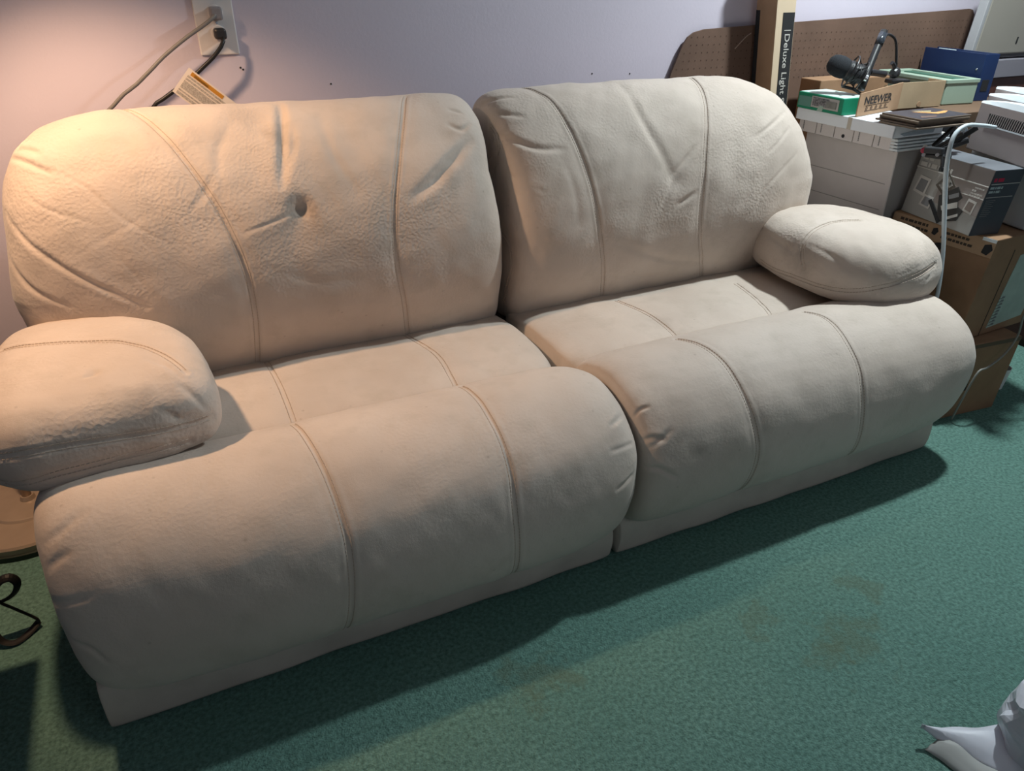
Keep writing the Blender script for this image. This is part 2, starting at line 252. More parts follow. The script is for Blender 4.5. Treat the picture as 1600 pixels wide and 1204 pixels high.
#FEAT-END
#SOFA-BEGIN
BK = [(-.34, .405), (-.385, .48), (-.43, .60), (-.44, .72), (-.42, .84), (-.37, .95), (-.29, 1.035), (-.20, 1.065), (-.11, 1.045), (-.05, .98), (-.02, .85), (-.02, .6), (-.06, .43), (-.2, .37)]
FT = [(-.68, .40), (-.72, .455), (-.79, .492), (-.88, .507), (-.98, .478), (-1.055, .41), (-1.09, .31), (-1.088, .21), (-1.06, .14), (-1.005, .105), (-.9, .09), (-.72, .10), (-.66, .2), (-.65, .32)]
ST = [(-.24, .38), (-.26, .435), (-.35, .45), (-.50, .462), (-.63, .458), (-.71, .44), (-.75, .38), (-.72, .31), (-.5, .29), (-.3, .3)]
BKL = [(y, z+max(0, z-.7)*.045) for y, z in BK]
FTL = [(y-max(0, -y-.7)*.05, z) for y, z in FT]
FTLL = [(y, z+max(0, z-.3)*.16) for y, z in FT]
def bow(l, r):
    lz, lx = zip(*l); rz, rx = zip(*r)
    return lambda x, z, q: np.interp(z, lz, lx)*(1-q)/2+np.interp(z, rz, rx)*(1+q)/2
ARML = [(-.872, -.79), (-.862, -.66), (-.885, -.50), (-.955, -.40), (-1.07, -.335), (-1.22, -.33), (-1.295, -.42), (-1.315, -.6), (-1.30, -.77), (-1.23, -.86), (-1.1, -.865), (-.96, -.84)]
ARMR = [(.90, -.40), (.865, -.52), (.86, -.66), (.885, -.80), (.97, -.885), (1.10, -.90), (1.23, -.865), (1.30, -.77), (1.33, -.62), (1.31, -.46), (1.23, -.35), (1.10, -.30), (.98, -.32)]
APROF = [(0, .475), (.5, .472), (.8, .472), (.93, .485), (.985, .515), (1.0, .55), (.985, .585), (.92, .625), (.78, .655), (.55, .672), (.3, .68), (0, .682)]
APL = [(0, .497), (.5, .494), (.8, .494), (.93, .503), (.985, .525), (1.0, .555), (.985, .588), (.92, .625), (.78, .655), (.55, .672), (.3, .68), (0, .682)]
def sofa_grids():
    return {
     'back_l': cushion([(-1, BKL), (.1, BK)], (-.16, .70), -1.2, -.012, ny=(4.6, 8), nz=(6.5, 16), xbow=bow([(.4, -1.235), (.7, -1.245), (.9, -1.215), (1.0, -1.185), (1.07, -1.14)], [(.4, -.012), (.7, -.022), (.88, -.045), (1.0, -.04), (1.07, -.055)])),
     'back_r': cushion([(0, BK)], (-.16, .70), .012, 1.19, ny=(10, 4.6), nz=(16, 6.5), xbow=bow([(.4, .012), (.9, .0), (1.07, -.015)], [(.4, 1.15), (.6, 1.19), (.75, 1.185), (.9, 1.135), (1.0, 1.075), (1.07, 1.0)])),
     'foot_l': cushion([(-1, FTLL), (-.5, FTL), (1, FTL)], (-.82, .29), -1.225, -.008, ny=8, nz=8, xbow=bow([(.05, -1.205), (.3, -1.213), (.53, -1.235)], [(.05, -.005), (.2, .012), (.35, .03), (.5, .025)])),
     'foot_r': cushion([(0, FT)], (-.82, .29), .008, 1.215, ny=(16, 7), nz=(12, 7), xbow=bow([(.05, .008), (.2, .015), (.35, .024), (.5, .018)], [(.05, 1.2), (.2, 1.24), (.35, 1.275), (.5, 1.265)])),
     'seat_l': cushion([(0, ST)], (-.5, .37), -1.05, -.012, ny=9, nz=8, nu=140, nv=160),
     'seat_r': cushion([(0, ST)], (-.5, .37), .012, 1.05, ny=9, nz=8, nu=140, nv=160),
     'arm_l': pad(ARML, APL, (-1.11, -.6)),
     'arm_r': pad(ARMR, APROF, (1.09, -.6), tilt=(-.05, 0)),
    }
#SOFA-END
def on_surface(Q, G, n):
    """slide points onto the smooth surface G and even the line out"""
    X = G.reshape(-1, 3); NN = n.reshape(-1, 3)
    for _ in range(3):
        j = [int(((X-q)**2).sum(1).argmin()) for q in Q]
        Q = Q+NN[j]*((X[j]-Q)*NN[j]).sum(1)[:, None]
        if len(Q) > 4: Q[1:-1] = Q[1:-1]*.5+(Q[:-2]+Q[2:])*.25
    return Q, NN[j]
SEAMC = {}
def seam_lines(key, G, n):
    if key not in SEAMC:
        out = []
        for k, P in enumerate(FEAT.get(key, {}).get('seams', [])):
            P = np.array(P, float)
            if key[:3] != 'arm' and not (key == 'back_r' and k == 2):   # run the seam on into the folds at both ends
                a = P[0]-P[1]; b = P[-1]-P[-2]; e = .05 if key[:4] != 'seat' else .06
                P = np.vstack([P[0]+a/np.linalg.norm(a)*e, P[0]+a/np.linalg.norm(a)*e*.5, P, P[-1]+b/np.linalg.norm(b)*e*.5, P[-1]+b/np.linalg.norm(b)*e])
            out.append(on_surface(cat_np(P, 56, False), G, n)[0])
        SEAMC[key] = out
    return SEAMC[key]
def displacement(G, key, wave, seed, G0, n0):
    d = waves(G, wave[0], wave[1], seed)+waves(G, wave[0]*.35, wave[1]*.35, seed+50)
    for P in seam_lines(key, G0, n0):
        q, par = poly_dist(G, P); d += -.0042*np.exp(-(q/.026)**2)-.0025*np.exp(-(q/.0055)**2)+.0012*np.exp(-((q-.012)/.005)**2)
    for P, dep, wid in FEAT.get(key, {}).get('wrinkles', []):
        q, par = poly_dist(G, cat_np(P, 16, False)); tap = np.clip(np.sin(np.pi*np.clip(par*.94+.03, 0, 1)), 0, 1)**.6
        d += tap*dep*(-np.exp(-(q/wid)**2)+.30*np.exp(-(q/(2.8*wid))**2))
    for p, dep, wid in FEAT.get(key, {}).get('dents', []):
        q = np.linalg.norm(G-np.array(p), axis=2); d += -dep*np.exp(-(q/wid)**2)
    return d
def deform(G, key, wave=(.003, .3), seed=1):
    n = gnormals(G); e = G+n*displacement(G, key, wave, seed, G, n)[..., None]
    return e, n
def grid_obj(name, G, m, parent):
    nu, nv, _ = G.shape; co = G.reshape(-1, 3)
    i = np.arange(nu-1)[:, None]; j = np.arange(nv)[None, :]; j2 = (j+1) % nv
    F = np.stack([i*nv+j, i*nv+j2, (i+1)*nv+j2, (i+1)*nv+j], -1).reshape(-1, 4)
    me = bpy.data.meshes.new(name); me.vertices.add(len(co)); me.vertices.foreach_set('co', co.ravel())
    me.loops.add(F.size); me.loops.foreach_set('vertex_index', F.ravel().astype(np.int32))
    me.polygons.add(len(F)); me.polygons.foreach_set('loop_start', np.arange(0, F.size, 4, dtype=np.int32))
    me.update(calc_edges=True); me.validate()
    bm = bmesh.new(); bm.from_mesh(me); bmesh.ops.remove_doubles(bm, verts=bm.verts, dist=1e-5)
    bmesh.ops.recalc_face_normals(bm, faces=bm.faces); bm.to_mesh(me); bm.free()
    me.polygons.foreach_set('use_smooth', [True]*len(me.polygons))
    o = link(name, me, m); ch(o, parent); return o
def stitches(line, G, n, key, wave, seed, m, parent, gap=.0060, skip=.0085):
    P = cat_np(line, 600, False); vs = []; fs = []
    s = np.r_[0, np.cumsum(np.linalg.norm(np.diff(P, axis=0), axis=1))]; q = np.arange(0, s[-1], skip)
    R = np.array([np.interp(q, s, P[:, k]) for k in range(3)]).T
    R, nr = on_surface(R, G, n); T = np.gradient(R, axis=0); T /= np.linalg.norm(T, axis=1, keepdims=True)
    for g in (-gap, gap):
        sd = np.cross(T, nr); Q, nn = on_surface(R+sd*g, G, n)
        Q = Q+nn*(displacement(Q[:, None, :], key, wave, seed, G, n)[:, 0]+.0004)[:, None]
        for i in range(len(Q)-1):
            t = Q[i+1]-Q[i]; t /= max(np.linalg.norm(t), 1e-9); b = len(vs); w_ = np.cross(t, nn[i])
            for a in (0, .0060):
                for (p, h) in ((-.0011, -.0004), (.0011, -.0004), (0, .0012)): vs.append(Q[i]+t*a+w_*p+nn[i]*h)
            fs += [(b, b+1, b+4, b+3), (b+1, b+2, b+5, b+4), (b+2, b, b+3, b+5), (b, b+2, b+1), (b+3, b+4, b+5)]
    me = bpy.data.meshes.new('stitching'); me.from_pydata([tuple(v) for v in vs], [], fs)
    o = link('stitching', me, m); o.parent = parent; return o

# ------------------------------------------------------------------ materials
def leather():
    m = bpy.data.materials.new('cream_leather'); m.use_nodes = True; t = m.node_tree; b = t.nodes['Principled BSDF']
    N = t.nodes.new; L = t.links.new
    b.inputs['Roughness'].default_value = .72; b.inputs['Specular IOR Level'].default_value = .25
    b.inputs['Sheen Weight'].default_value = .15; b.inputs['Sheen Roughness'].default_value = .5
    tc = N('ShaderNodeTexCoord')
    def noise(s, d=4, r=.55):
        n = N('ShaderNodeTexNoise'); n.inputs['Scale'].default_value = s; n.inputs['Detail'].default_value = d; n.inputs['Roughness'].default_value = r
        L(tc.outputs['Object'], n.inputs['Vector']); return n
    def mr(src, a, b_, c=0, d=1):
        q = N('ShaderNodeMapRange'); q.inputs[1].default_value = a; q.inputs[2].default_value = b_; q.inputs[3].default_value = c; q.inputs[4].default_value = d
        L(src, q.inputs[0]); return q.outputs[0]
    def mix(f, c1, c2):
        x = N('ShaderNodeMix'); x.data_type = 'RGBA'; L(f, x.inputs[0])
        for s, c in ((6, c1), (7, c2)):
            if isinstance(c, tuple): x.inputs[s].default_value = (*c, 1)
            else: L(c, x.inputs[s])
        return x.outputs[2]
    base = mix(mr(noise(3.2).outputs['Fac'], .35, .68), (.60, .515, .45), (.51, .43, .37))
    base = mix(mr(noise(14, 5, .6).outputs['Fac'], .52, .75, 0, .45), base, (.44, .375, .31))
    for p, r, k in FEAT.get('dark_blobs', []):  # darker blotches mixed into the leather around set points
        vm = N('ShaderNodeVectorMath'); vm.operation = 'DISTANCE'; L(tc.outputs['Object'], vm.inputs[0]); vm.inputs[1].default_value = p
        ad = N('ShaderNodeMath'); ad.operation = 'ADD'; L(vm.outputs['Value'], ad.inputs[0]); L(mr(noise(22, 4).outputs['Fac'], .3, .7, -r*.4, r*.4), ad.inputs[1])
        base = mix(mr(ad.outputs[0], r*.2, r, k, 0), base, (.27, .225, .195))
    # small specks of wear
    v = N('ShaderNodeTexVoronoi'); v.inputs['Scale'].default_value = 19; L(tc.outputs['Object'], v.inputs['Vector'])
    base = mix(mr(v.outputs['Distance'], .02, .085, .32, 0), base, (.22, .17, .13))
    L(base, b.inputs['Base Color'])
    # grain
    wv = noise(9, 3); mp = N('ShaderNodeMix'); mp.data_type = 'VECTOR'; mp.inputs[0].default_value = .03
    L(tc.outputs['Object'], mp.inputs[4]); L(wv.outputs['Color'], mp.inputs[5])
    g = N('ShaderNodeTexVoronoi'); g.feature = 'SMOOTH_F1'; g.inputs['Scale'].default_value = 130; g.inputs['Smoothness'].default_value = .6
    L(mp.outputs[1], g.inputs['Vector'])
    f = noise(420, 2)
    am0 = mr(noise(4.5, 2).outputs['Fac'], .38, .62, .15, 1)
    sx = N('ShaderNodeSeparateXYZ'); L(tc.outputs['Object'], sx.inputs[0])
    am1 = N('ShaderNodeMath'); am1.operation = 'MULTIPLY'; L(am0, am1.inputs[0]); L(mr(sx.outputs['Z'], .42, .62, .30, 1), am1.inputs[1]); am = am1.outputs[0]
    mu = N('ShaderNodeMath'); mu.operation = 'MULTIPLY'; L(g.outputs['Distance'], mu.inputs[0]); L(am, mu.inputs[1])
    b1 = N('ShaderNodeBump'); b1.inputs['Strength'].default_value = .6; b1.inputs['Distance'].default_value = .0020; L(mu.outputs[0], b1.inputs['Height'])
    b2 = N('ShaderNodeBump'); b2.inputs['Strength'].default_value = .3; b2.inputs['Distance'].default_value = .001
    L(f.outputs['Fac'], b2.inputs['Height']); L(b1.outputs[0], b2.inputs['Normal'])
    b3 = N('ShaderNodeBump'); b3.inputs['Strength'].default_value = .35; b3.inputs['Distance'].default_value = .004
    L(noise(20, 5, .6).outputs['Fac'], b3.inputs['Height']); L(b2.outputs[0], b3.inputs['Normal'])
    L(b3.outputs[0], b.inputs['Normal'])
    return m
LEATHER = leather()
THREAD = mat('thread', (.49, .40, .33), .8)
SKIRT = mat('sofa_skirt', (.54, .48, .42), .85, noise=.15, nscale=9, bump=.3, bscale=300)
def carpet_mat():
    m = bpy.data.materials.new('green_carpet'); m.use_nodes = True; t = m.node_tree; b = t.nodes['Principled BSDF']
    N = t.nodes.new; L = t.links.new; b.inputs['Roughness'].default_value = .95; b.inputs['Specular IOR Level'].default_value = .1
    tc = N('ShaderNodeTexCoord')
    def noise(s, d=4, r=.6):
        n = N('ShaderNodeTexNoise'); n.inputs['Scale'].default_value = s; n.inputs['Detail'].default_value = d; n.inputs['Roughness'].default_value = r
        L(tc.outputs['Object'], n.inputs['Vector']); return n.outputs['Fac']
    def mr(src, a, b_, c=0, d=1):
        q = N('ShaderNodeMapRange'); q.inputs[1].default_value = a; q.inputs[2].default_value = b_; q.inputs[3].default_value = c; q.inputs[4].default_value = d
        L(src, q.inputs[0]); return q.outputs[0]
    def mix(f, c1, c2):
        x = N('ShaderNodeMix'); x.data_type = 'RGBA'; L(f, x.inputs[0])
        for s, c in ((6, c1), (7, c2)):
            if isinstance(c, tuple): x.inputs[s].default_value = (*c, 1)
            else: L(c, x.inputs[s])
        return x.outputs[2]
    c = mix(mr(noise(2.2), .35, .65), (.145, .29, .248), (.18, .33, .28))
    c = mix(mr(noise(110, 3), .35, .68), c, (.085, .17, .145))
    # an old brownish stain
    def blob(x, y, r, k):
        vm = N('ShaderNodeVectorMath'); vm.operation = 'DISTANCE'; L(tc.outputs['Object'], vm.inputs[0]); vm.inputs[1].default_value = (x, y, 0)
        a = N('ShaderNodeMath'); a.operation = 'ADD'; L(vm.outputs['Value'], a.inputs[0]); L(mr(noise(16, 4), .3, .7, -.07, .07), a.inputs[1])
        return mr(a.outputs[0], r*.4, r, k, 0)
    for x, y, r, k in ((.36, -1.47, .09, .40), (.27, -1.50, .05, .3), (-.35, -1.26, .08, .4), (.52, -1.36, .06, .35), (.2, -1.33, .05, .3)): c = mix(blob(x, y, r, k), c, (.125, .15, .095))
    L(c, b.inputs['Base Color'])
    bp = N('ShaderNodeBump'); bp.inputs['Strength'].default_value = .9; bp.inputs['Distance'].default_value = .006; L(noise(230, 3), bp.inputs['Height'])
    b2 = N('ShaderNodeBump'); b2.inputs['Strength'].default_value = .4; b2.inputs['Distance'].default_value = .012; L(noise(35, 3), b2.inputs['Height']); L(bp.outputs[0], b2.inputs['Normal'])
    L(b2.outputs[0], b.inputs['Normal']); return m

# ------------------------------------------------------------------ setting
WALLY = .08
struct(obj('floor', mesh_bm([(-3.2, -4.6, 0), (3.6, -4.6, 0), (3.6, .2, 0), (-3.2, .2, 0), (-3.2, -4.6, -.05), (3.6, -4.6, -.05), (3.6, .2, -.05), (-3.2, .2, -.05)], [(0, 1, 2, 3), (4, 5, 6, 7), (0, 1, 5, 4), (1, 2, 6, 5), (2, 3, 7, 6), (3, 0, 4, 7)]), carpet_mat()))
WALL = mat('lilac_paint', (.55, .505, .59), .75, noise=.04, nscale=2, bump=.15, bscale=120)
def slab(name, x0, x1, y0, y1, z0, z1, m): return obj(name, mesh_bm([(x, y, z) for x in (x0, x1) for y in (y0, y1) for z in (z0, z1)], CUBE), m)
struct(slab('wall_back', -3.2, 3.6, WALLY, WALLY+.1, 0, 2.46, WALL))
struct(slab('wall_left', -3.3, -3.2, -4.6, WALLY+.1, 0, 2.46, WALL))
struct(slab('wall_right', 3.6, 3.7, -4.6, WALLY+.1, 0, 2.46, WALL))
struct(slab('ceiling', -3.3, 3.7, -4.6, WALLY+.1, 2.46, 2.5, mat('ceiling_paint', (.75, .75, .76), .9)))
# nail holes in the wall
NAIL = mat('nail_hole', (.03, .03, .03), .9)

# ------------------------------------------------------------------ sofa
sofa = thing('reclining_sofa', 'long cream suede leather reclining sofa with two fat backrests and pillow arms', 'sofa', (0, -.55, 0))
GR = sofa_grids()
spec = [('back_l', 'backrest', (.0022, .38), 3), ('back_r', 'backrest', (.0022, .38), 9), ('foot_l', 'footrest_cushion', (.0015, .4), 5),
        ('foot_r', 'footrest_cushion', (.0015, .4), 12), ('seat_l', 'seat_cushion', (.0015, .35), 6), ('seat_r', 'seat_cushion', (.0015, .35), 8),
        ('arm_l', 'armrest', (.0018, .3), 4), ('arm_r', 'armrest', (.0018, .3), 14)]
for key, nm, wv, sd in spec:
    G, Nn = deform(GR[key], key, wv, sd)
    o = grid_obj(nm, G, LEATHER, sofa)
    sm = FEAT.get(key, {}).get('seams', [])
    if sm:
        for one in SEAMC[key]:
            st = stitches(one, GR[key], Nn, key, wv, sd, THREAD, o); st['kind'] = 'stuff'
for x0, x1 in ((-1.2, -.012), (.012, 1.2)):
    bm = mesh_bm([(x, y, z) for x in (x0, x1) for y in (-.99, -.08) for z in (.03, .36)], CUBE); bevel(bm, .012)
    ch(obj('body', bm, SKIRT), sofa)
    # padded skirt board under the footrest
    lp = [(-.990, .003), (-1.005, .008), (-1.010, .03), (-1.013, .07), (-1.010, .11), (-.99, .135), (-.93, .13), (-.92, .03), (-.94, .003)]
    G = cushion([(0, lp)], (-.96, .07), x0-.004, x1+.004 if x1 < 0 else x1, ny=40, nz=30, nu=160, nv=40)
    G[..., 1] += waves(G, .003, .22, 77)[...]
    ch(grid_obj('skirt', G, SKIRT, sofa), sofa)
# ------------------------------------------------------------------ PILE
KRAFTD = mat('brown_carton_card', (.30, .175, .10), .85, noise=.2, nscale=12, bump=.1, bscale=150)
KRAFT = mat('kraft_card', (.40, .25, .15), .85, noise=.18, nscale=14, bump=.1, bscale=150)
KRAFT2 = mat('kraft_card_light', (.41, .30, .19), .85, noise=.12, nscale=14, bump=.1, bscale=150)
KRAFT3 = mat('kraft_card_edge', (.58, .46, .33), .85)
WHITE = mat('white_card', (.66, .65, .66), .7, noise=.06, nscale=9)
WHITE2 = mat('white_card_bright', (.76, .79, .83), .6)
GREYW = mat('warm_white_card', (.68, .63, .62), .75, noise=.08, nscale=8)
GREYD = mat('grey_card', (.33, .31, .30), .75)
BLACK = mat('black_plastic', (.014, .014, .016), .42, spec=.5)
BLACKM = mat('black_print', (.02, .02, .022), .7)
FOAM = mat('black_foam', (.018, .02, .024), .95, bump=.6, bscale=500)
CHROME = mat('chrome', (.6, .6, .62), .25, metal=1)
INK = mat('dark_ink', (.06, .045, .035), .8)
GREEN = mat('green_card', (.012, .24, .13), .5, noise=.15, nscale=20)
MINT = mat('mint_plastic', (.31, .40, .32), .5, noise=.06, nscale=6)
MINTD = mat('dark_green_recess', (.05, .12, .085), .6)
BLUE = mat('blue_vinyl', (.010, .028, .095), .38, noise=.15, nscale=8, spec=.5)
PAPER = mat('paper', (.72, .73, .72), .8)
BEIGE = mat('beige_plastic', (.27, .25, .215), .5, noise=.05, nscale=5, spec=.4)
BEIGE2 = mat('warm_beige_plastic', (.32, .275, .265), .55, noise=.05, nscale=5)
PALE = mat('pale_plastic', (.62, .67, .70), .45)
WOOD = mat('dark_red_wood', (.10, .035, .022), .5, noise=.35, nscale=18)
PEG = mat('pegboard_brown', (.155, .095, .07), .6, noise=.3, nscale=5, bump=.12, bscale=90)
YELLOW = mat('yellow_plastic', (.55, .38, .03), .5)
PINK = mat('pink_red_plastic', (.42, .05, .09), .4)
CABLEW = mat('white_cable_rubber', (.50, .56, .60), .45)
CABLEG = mat('grey_cable_rubber', (.16, .155, .15), .5)
CABLEB = mat('black_cable_rubber', (.012, .012, .013), .4)
SILV = mat('silver_print', (.36, .35, .33), .45, noise=.06, nscale=10)
SILVD = mat('slate_print', (.055, .065, .08), .45, noise=.12, nscale=9)
SILVB = mat('brown_grey_print', (.17, .145, .135), .5)
MIDG = mat('mid_grey_print', (.20, .20, .205), .6)
LITE = mat('light_print', (.52, .50, .47), .6)
RED = mat('red_print', (.45, .02, .06), .6)
IRON = mat('wrought_iron', (.012, .011, .011), .5, bump=.3, bscale=80)
LAMPM = mat('lamp_taupe_metal', (.42, .33, .25), .4, metal=.3, noise=.1, nscale=20)

def P3(B, f, u, v, n=0):
    """point on a face: left face u runs from back to front, front face u runs left to right"""
    if f == 'left': return B.o+B.b*(B.d-u)+B.u*v-B.a*n
    if f == 'top': return B.o+B.a*u+B.b*v+B.u*B.h+Vector((0, 0, n))
    return B.o+B.a*u+B.u*v-B.b*n
def decal(B, f, pts, m, parent, name='printing', t=.0012, n0=0):
    bm = bmesh.new(); k = len(pts)
    lo = [bm.verts.new(P3(B, f, u, v, n0)) for u, v in pts]; hi = [bm.verts.new(P3(B, f, u, v, n0+t)) for u, v in pts]
    bm.faces.new(hi); bm.faces.new(lo[::-1])
    for i in range(k): bm.faces.new((lo[i], lo[(i+1) % k], hi[(i+1) % k], hi[i]))
    return ch(obj(name, bm, m), parent)
def rect(u0, u1, v0, v1): return [(u0, v0), (u1, v0), (u1, v1), (u0, v1)]
def facetext(B, f, sT, u, v, size, m, parent, bold=0, sx=1, n=.0008):
    ud = -B.b if f == 'left' else B.a
    return text(sT, P3(B, f, u, v, n), ud, B.u, size, m, parent, bold=bold, sx=sx, n=-B.a if f == 'left' else -B.b)
def bars(B, f, rows, m, parent, name='small_print', n0=.001):
    """rows of tiny unreadable print: (u0,u1,v,height)"""
    bm = bmesh.new(); rg = random.Random(len(rows)*7+1)
    for u0, u1, v, h in rows:
        u = u0
        while u < u1:
            wd = rg.uniform(.6, 2.2)*h
            q = [P3(B, f, a, b, n0+c) for a in (u, min(u+wd, u1)) for b in (v, v+h) for c in (0, .0006)]
            add_bm(bm, mesh_bm(q, CUBE)); u += wd+h*.45
    o = ch(obj(name, bm, m), parent); o['kind'] = 'stuff'; return o
def box_thing(name, label, cat, B, m, part='body', group=None, bev=.003):
    t = thing(name, label, cat, tuple(B.o), group); ch(obj(part, B.full(bev), m), t); return t

# ---- big cartons beside the sofa
B = Box(1.352, -.895, 0, .30, .40, .278, -.10, .082, 0)
t = box_thing('carton', 'brown cardboard carton on the carpet, lowest of the stack at the right sofa end', 'carton', B, KRAFTD)
decal(B, 'front', rect(0, .30, .262, .276), mat('dark_tape', (.10, .06, .035), .5), t, 'tape_and_shadow')
decal(B, 'front', rect(.095, .125, .10, .17), BLACKM, t, 'printing')
B = Box(1.406, -.869, .282, .36, .37, .349, .036, .111, -.014)
t = box_thing('carton', 'large brown shipping carton with pale green sheet on its front, holding the grey photo box', 'carton', B, KRAFTD)
decal(B, 'front', [(.147, .022), (.335, .034), (.345, .29), (.165, .275)], mat('pale_green_sheet', (.40, .48, .42), .6, noise=.15, nscale=25), t, 'paper_sheet')
bars(B, 'front', [(.165, .178, .03+.012*i, .007) for i in range(9)]+[(.15, .18, .03+.012*i, .003) for i in range(9)], MIDG, t, n0=.002)
decal(B, 'front', rect(.118, .121, 0, .30), INK, t, 'crease')
decal(B, 'left', rect(.0, .37, .29, .345), mat('kraft_print_band', (.40, .265, .165), .85), t, 'flap', t=.002)
bars(B, 'left', [(.03, .135, .327, .009), (.025, .14, .310, .008), (.19, .285, .322, .008), (.19, .30, .305, .008)], INK, t, n0=.0022)
decal(B, 'left', rect(.012, .135, .23, .298), mat('white_sticker', (.55, .53, .52), .6), t, 'sticker', n0=.0022)
facetext(B, 'left', 'EcoEnclose Padded Mailer', .016, .272, .0175, INK, t, bold=.01, sx=.62, n=.0036)
decal(B, 'left', rect(.140, .150, .21, .30), mat('brown_tape', (.16, .075, .03), .6), t, 'tape_and_shadow', n0=.0022)
for u0, v0, k in ((.155, .312, .022), (.178, .262, .030), (.335, .300, .032)):
    decal(B, 'left', [(u0, v0), (u0+k*.6, v0-.004), (u0+k, v0+k*.5), (u0+k*.7, v0+k), (u0+k*.1, v0+k*.8)], BLACKM, t, 'recycling_mark', n0=.0022)
decal(B, 'left', rect(.325, .37, .338, .348), PALE, t, 'tape_and_shadow', n0=.0025)

# ---- grey photo equipment box
B = Box(1.394, -.808, .632, .114, .300, .2, -.175, .161, -.01)
t = box_thing('photo_equipment_box', 'grey printed slide viewer box with diamond pictures on the brown shipping carton', 'box', B, SILV, bev=.002)
decal(B, 'front', rect(0, .114, 0, .2), SILVD, t, 'front_panel', t=.001)
decal(B, 'top', rect(0, .114, 0, .3), mat('slate_top_print', (.16, .17, .19), .35, noise=.3, nscale=9), t, 'top_panel', t=.001)
D, H = .30, .2
decal(B, 'left', rect(.12, .30, .150, .2), SILVB, t, 'printed_band')
decal(B, 'left', rect(.12, .30, .06, .150), mat('taupe_print', (.27, .235, .22), .5), t, 'printed_band')
decal(B, 'left', rect(.0, .30, .150, .1525), LITE, t, 'printed_line', n0=.0013)
decal(B, 'left', rect(.16, .30, .112, .1135), LITE, t, 'printed_line', n0=.0013)
bars(B, 'left', [(.012, .15, .157, .013), (.012, .06, .178, .012)], LITE, t, n0=.0013)
bars(B, 'left', [(.255, .292, .138, .004), (.248, .265, .128, .005), (.246, .29, .120, .004), (.244, .285, .112, .005)], LITE, t, n0=.0016)
def dia(cu, cv, w, h, sk=.25, fm=LITE, im=MIDG, fr=.16):
    def q(s): return [(cu-w*s*.5-w*sk*s*.3, cv-h*.38*s), (cu+w*s*.5-w*sk*s*.2, cv-h*.5*s), (cu+w*s*.5+w*sk*s*.3, cv+h*.42*s), (cu-w*s*.42+w*sk*s*.2, cv+h*.5*s)]
    decal(B, 'left', q(1), fm, t, 'picture_frame', n0=.0016, t=.0006); decal(B, 'left', q(1-2*fr), im, t, 'picture', n0=.0022, t=.0006)
dia(.050, .098, .052, .062); dia(.092, .055, .046, .042); dia(.262, .082, .036, .044, im=mat('brown_pic', (.20, .16, .14), .6))
decal(B, 'left', [(.105, .112), (.148, .088), (.185, .125), (.140, .160)], mat('pic_dark', (.10, .085, .07), .6), t, 'picture', n0=.0016)
decal(B, 'left', [(.118, .115), (.146, .100), (.172, .126), (.146, .148)], mat('pic_mono', (.42, .40, .37), .6, noise=.9, nscale=120), t, 'picture', n0=.0024)
decal(B, 'left', [(.100, .060), (.112, .068), (.178, .012), (.168, -.0 + .002)], BLACKM, t, 'printed_device', n0=.0020)
decal(B, 'left', [(.135, .085), (.195, .128), (.225, .10), (.205, .075), (.245, .065), (.235, .03), (.18, .012), (.155, .03)], mat('device_dark', (.035, .033, .032), .5), t, 'printed_device', n0=.0022)
decal(B, 'left', [(.158, .058), (.215, .085), (.222, .068), (.168, .045)], LITE, t, 'printed_device', n0=.0032)
decal(B, 'left', [(.192, .030), (.232, .052), (.235, .044), (.196, .022)], LITE, t, 'printed_device', n0=.0032)
decal(B, 'left', [(.172, .095), (.205, .112), (.212, .100), (.18, .085)], MIDG, t, 'printed_device', n0=.0032)
decal(B, 'front', rect(.004, .112, .158, .160), LITE, t, 'printed_line', n0=.001)
decal(B, 'front', rect(.004, .105, .118, .1195), LITE, t, 'printed_line', n0=.001)
bars(B, 'front', [(.006, .055, .144, .007), (.006, .050, .132, .007)], mat('pale_blue_print', (.35, .42, .43), .6), t, n0=.0012)
bars(B, 'front', [(.008, .045, .166, .011)], RED, t, n0=.0012)
bars(B, 'front', [(.010, .045-.004*(i % 3), .108-.006*i, .0018) for i in range(9)], MIDG, t, n0=.0012)

# ---- white boxes stacked behind the right armrest
B = Box(1.40, -.480, 0, .29, .38, .510, .034)
t = box_thing('storage_box', 'tall off-white carton on the carpet behind the right armrest, under the white storage box', 'box', B, GREYW)
B = Box(1.391, -.491, .513, .30, .395, .326, .034, -.028, 0)
t = box_thing('storage_box', 'off-white storage box with creased side behind the right armrest, under the row of small boxes', 'box', B, GREYW)
for v in (.205, .115):
    decal(B, 'left', rect(.0, .375, v, v+.0025), GREYD, t, 'crease', t=.0008)
decal(B, 'front', rect(.004, .296, .004, .316), GREYD, t, 'end_panel', t=.001)
B = Box(1.325, -.520, .8405, .25, .43, .044)
t = thing('index_card_tray', 'low white tray of five side drawers under the bright white box lid', 'tray', tuple(B.o))
ch(obj('body', B.sub(.006, .25, .004, .43, 0, .044, .001), GREYD), t)
for i in range(5):
    u0 = .002+i*.085
    o = decal(B, 'left', rect(u0, u0+.081, .002, .041), GREYW, t, 'drawer_front', t=.004, n0=-.006)
    if i == 2:
        bm = lathe_bm([(.0, 0), (.006, 0), (.006, .002), (0, .002)], P3(B, 'left', u0+.04, .015, -.002), 16, axis=(-1, 0, 0)); ch(obj('knob_mark', bm, BLACKM), t)
    else:
        bars(B, 'left', [(u0+.02, u0+.024, .01+.006*k, .005) for k in range(5)], MIDG, t, 'smudge', n0=-.0018)
for i in range(4):
    ch(obj('sheet_layer', B.sub(0, .25, -.012+.002*i, .02, .004+.010*i, .011+.010*i, .001), PALE), t)
B = Box(1.300, -.524, .887, .236, .425, .039, .01)
t = thing('box_lid', 'bright white box lid carrying the green box and dark sleeves', 'lid', tuple(B.o))
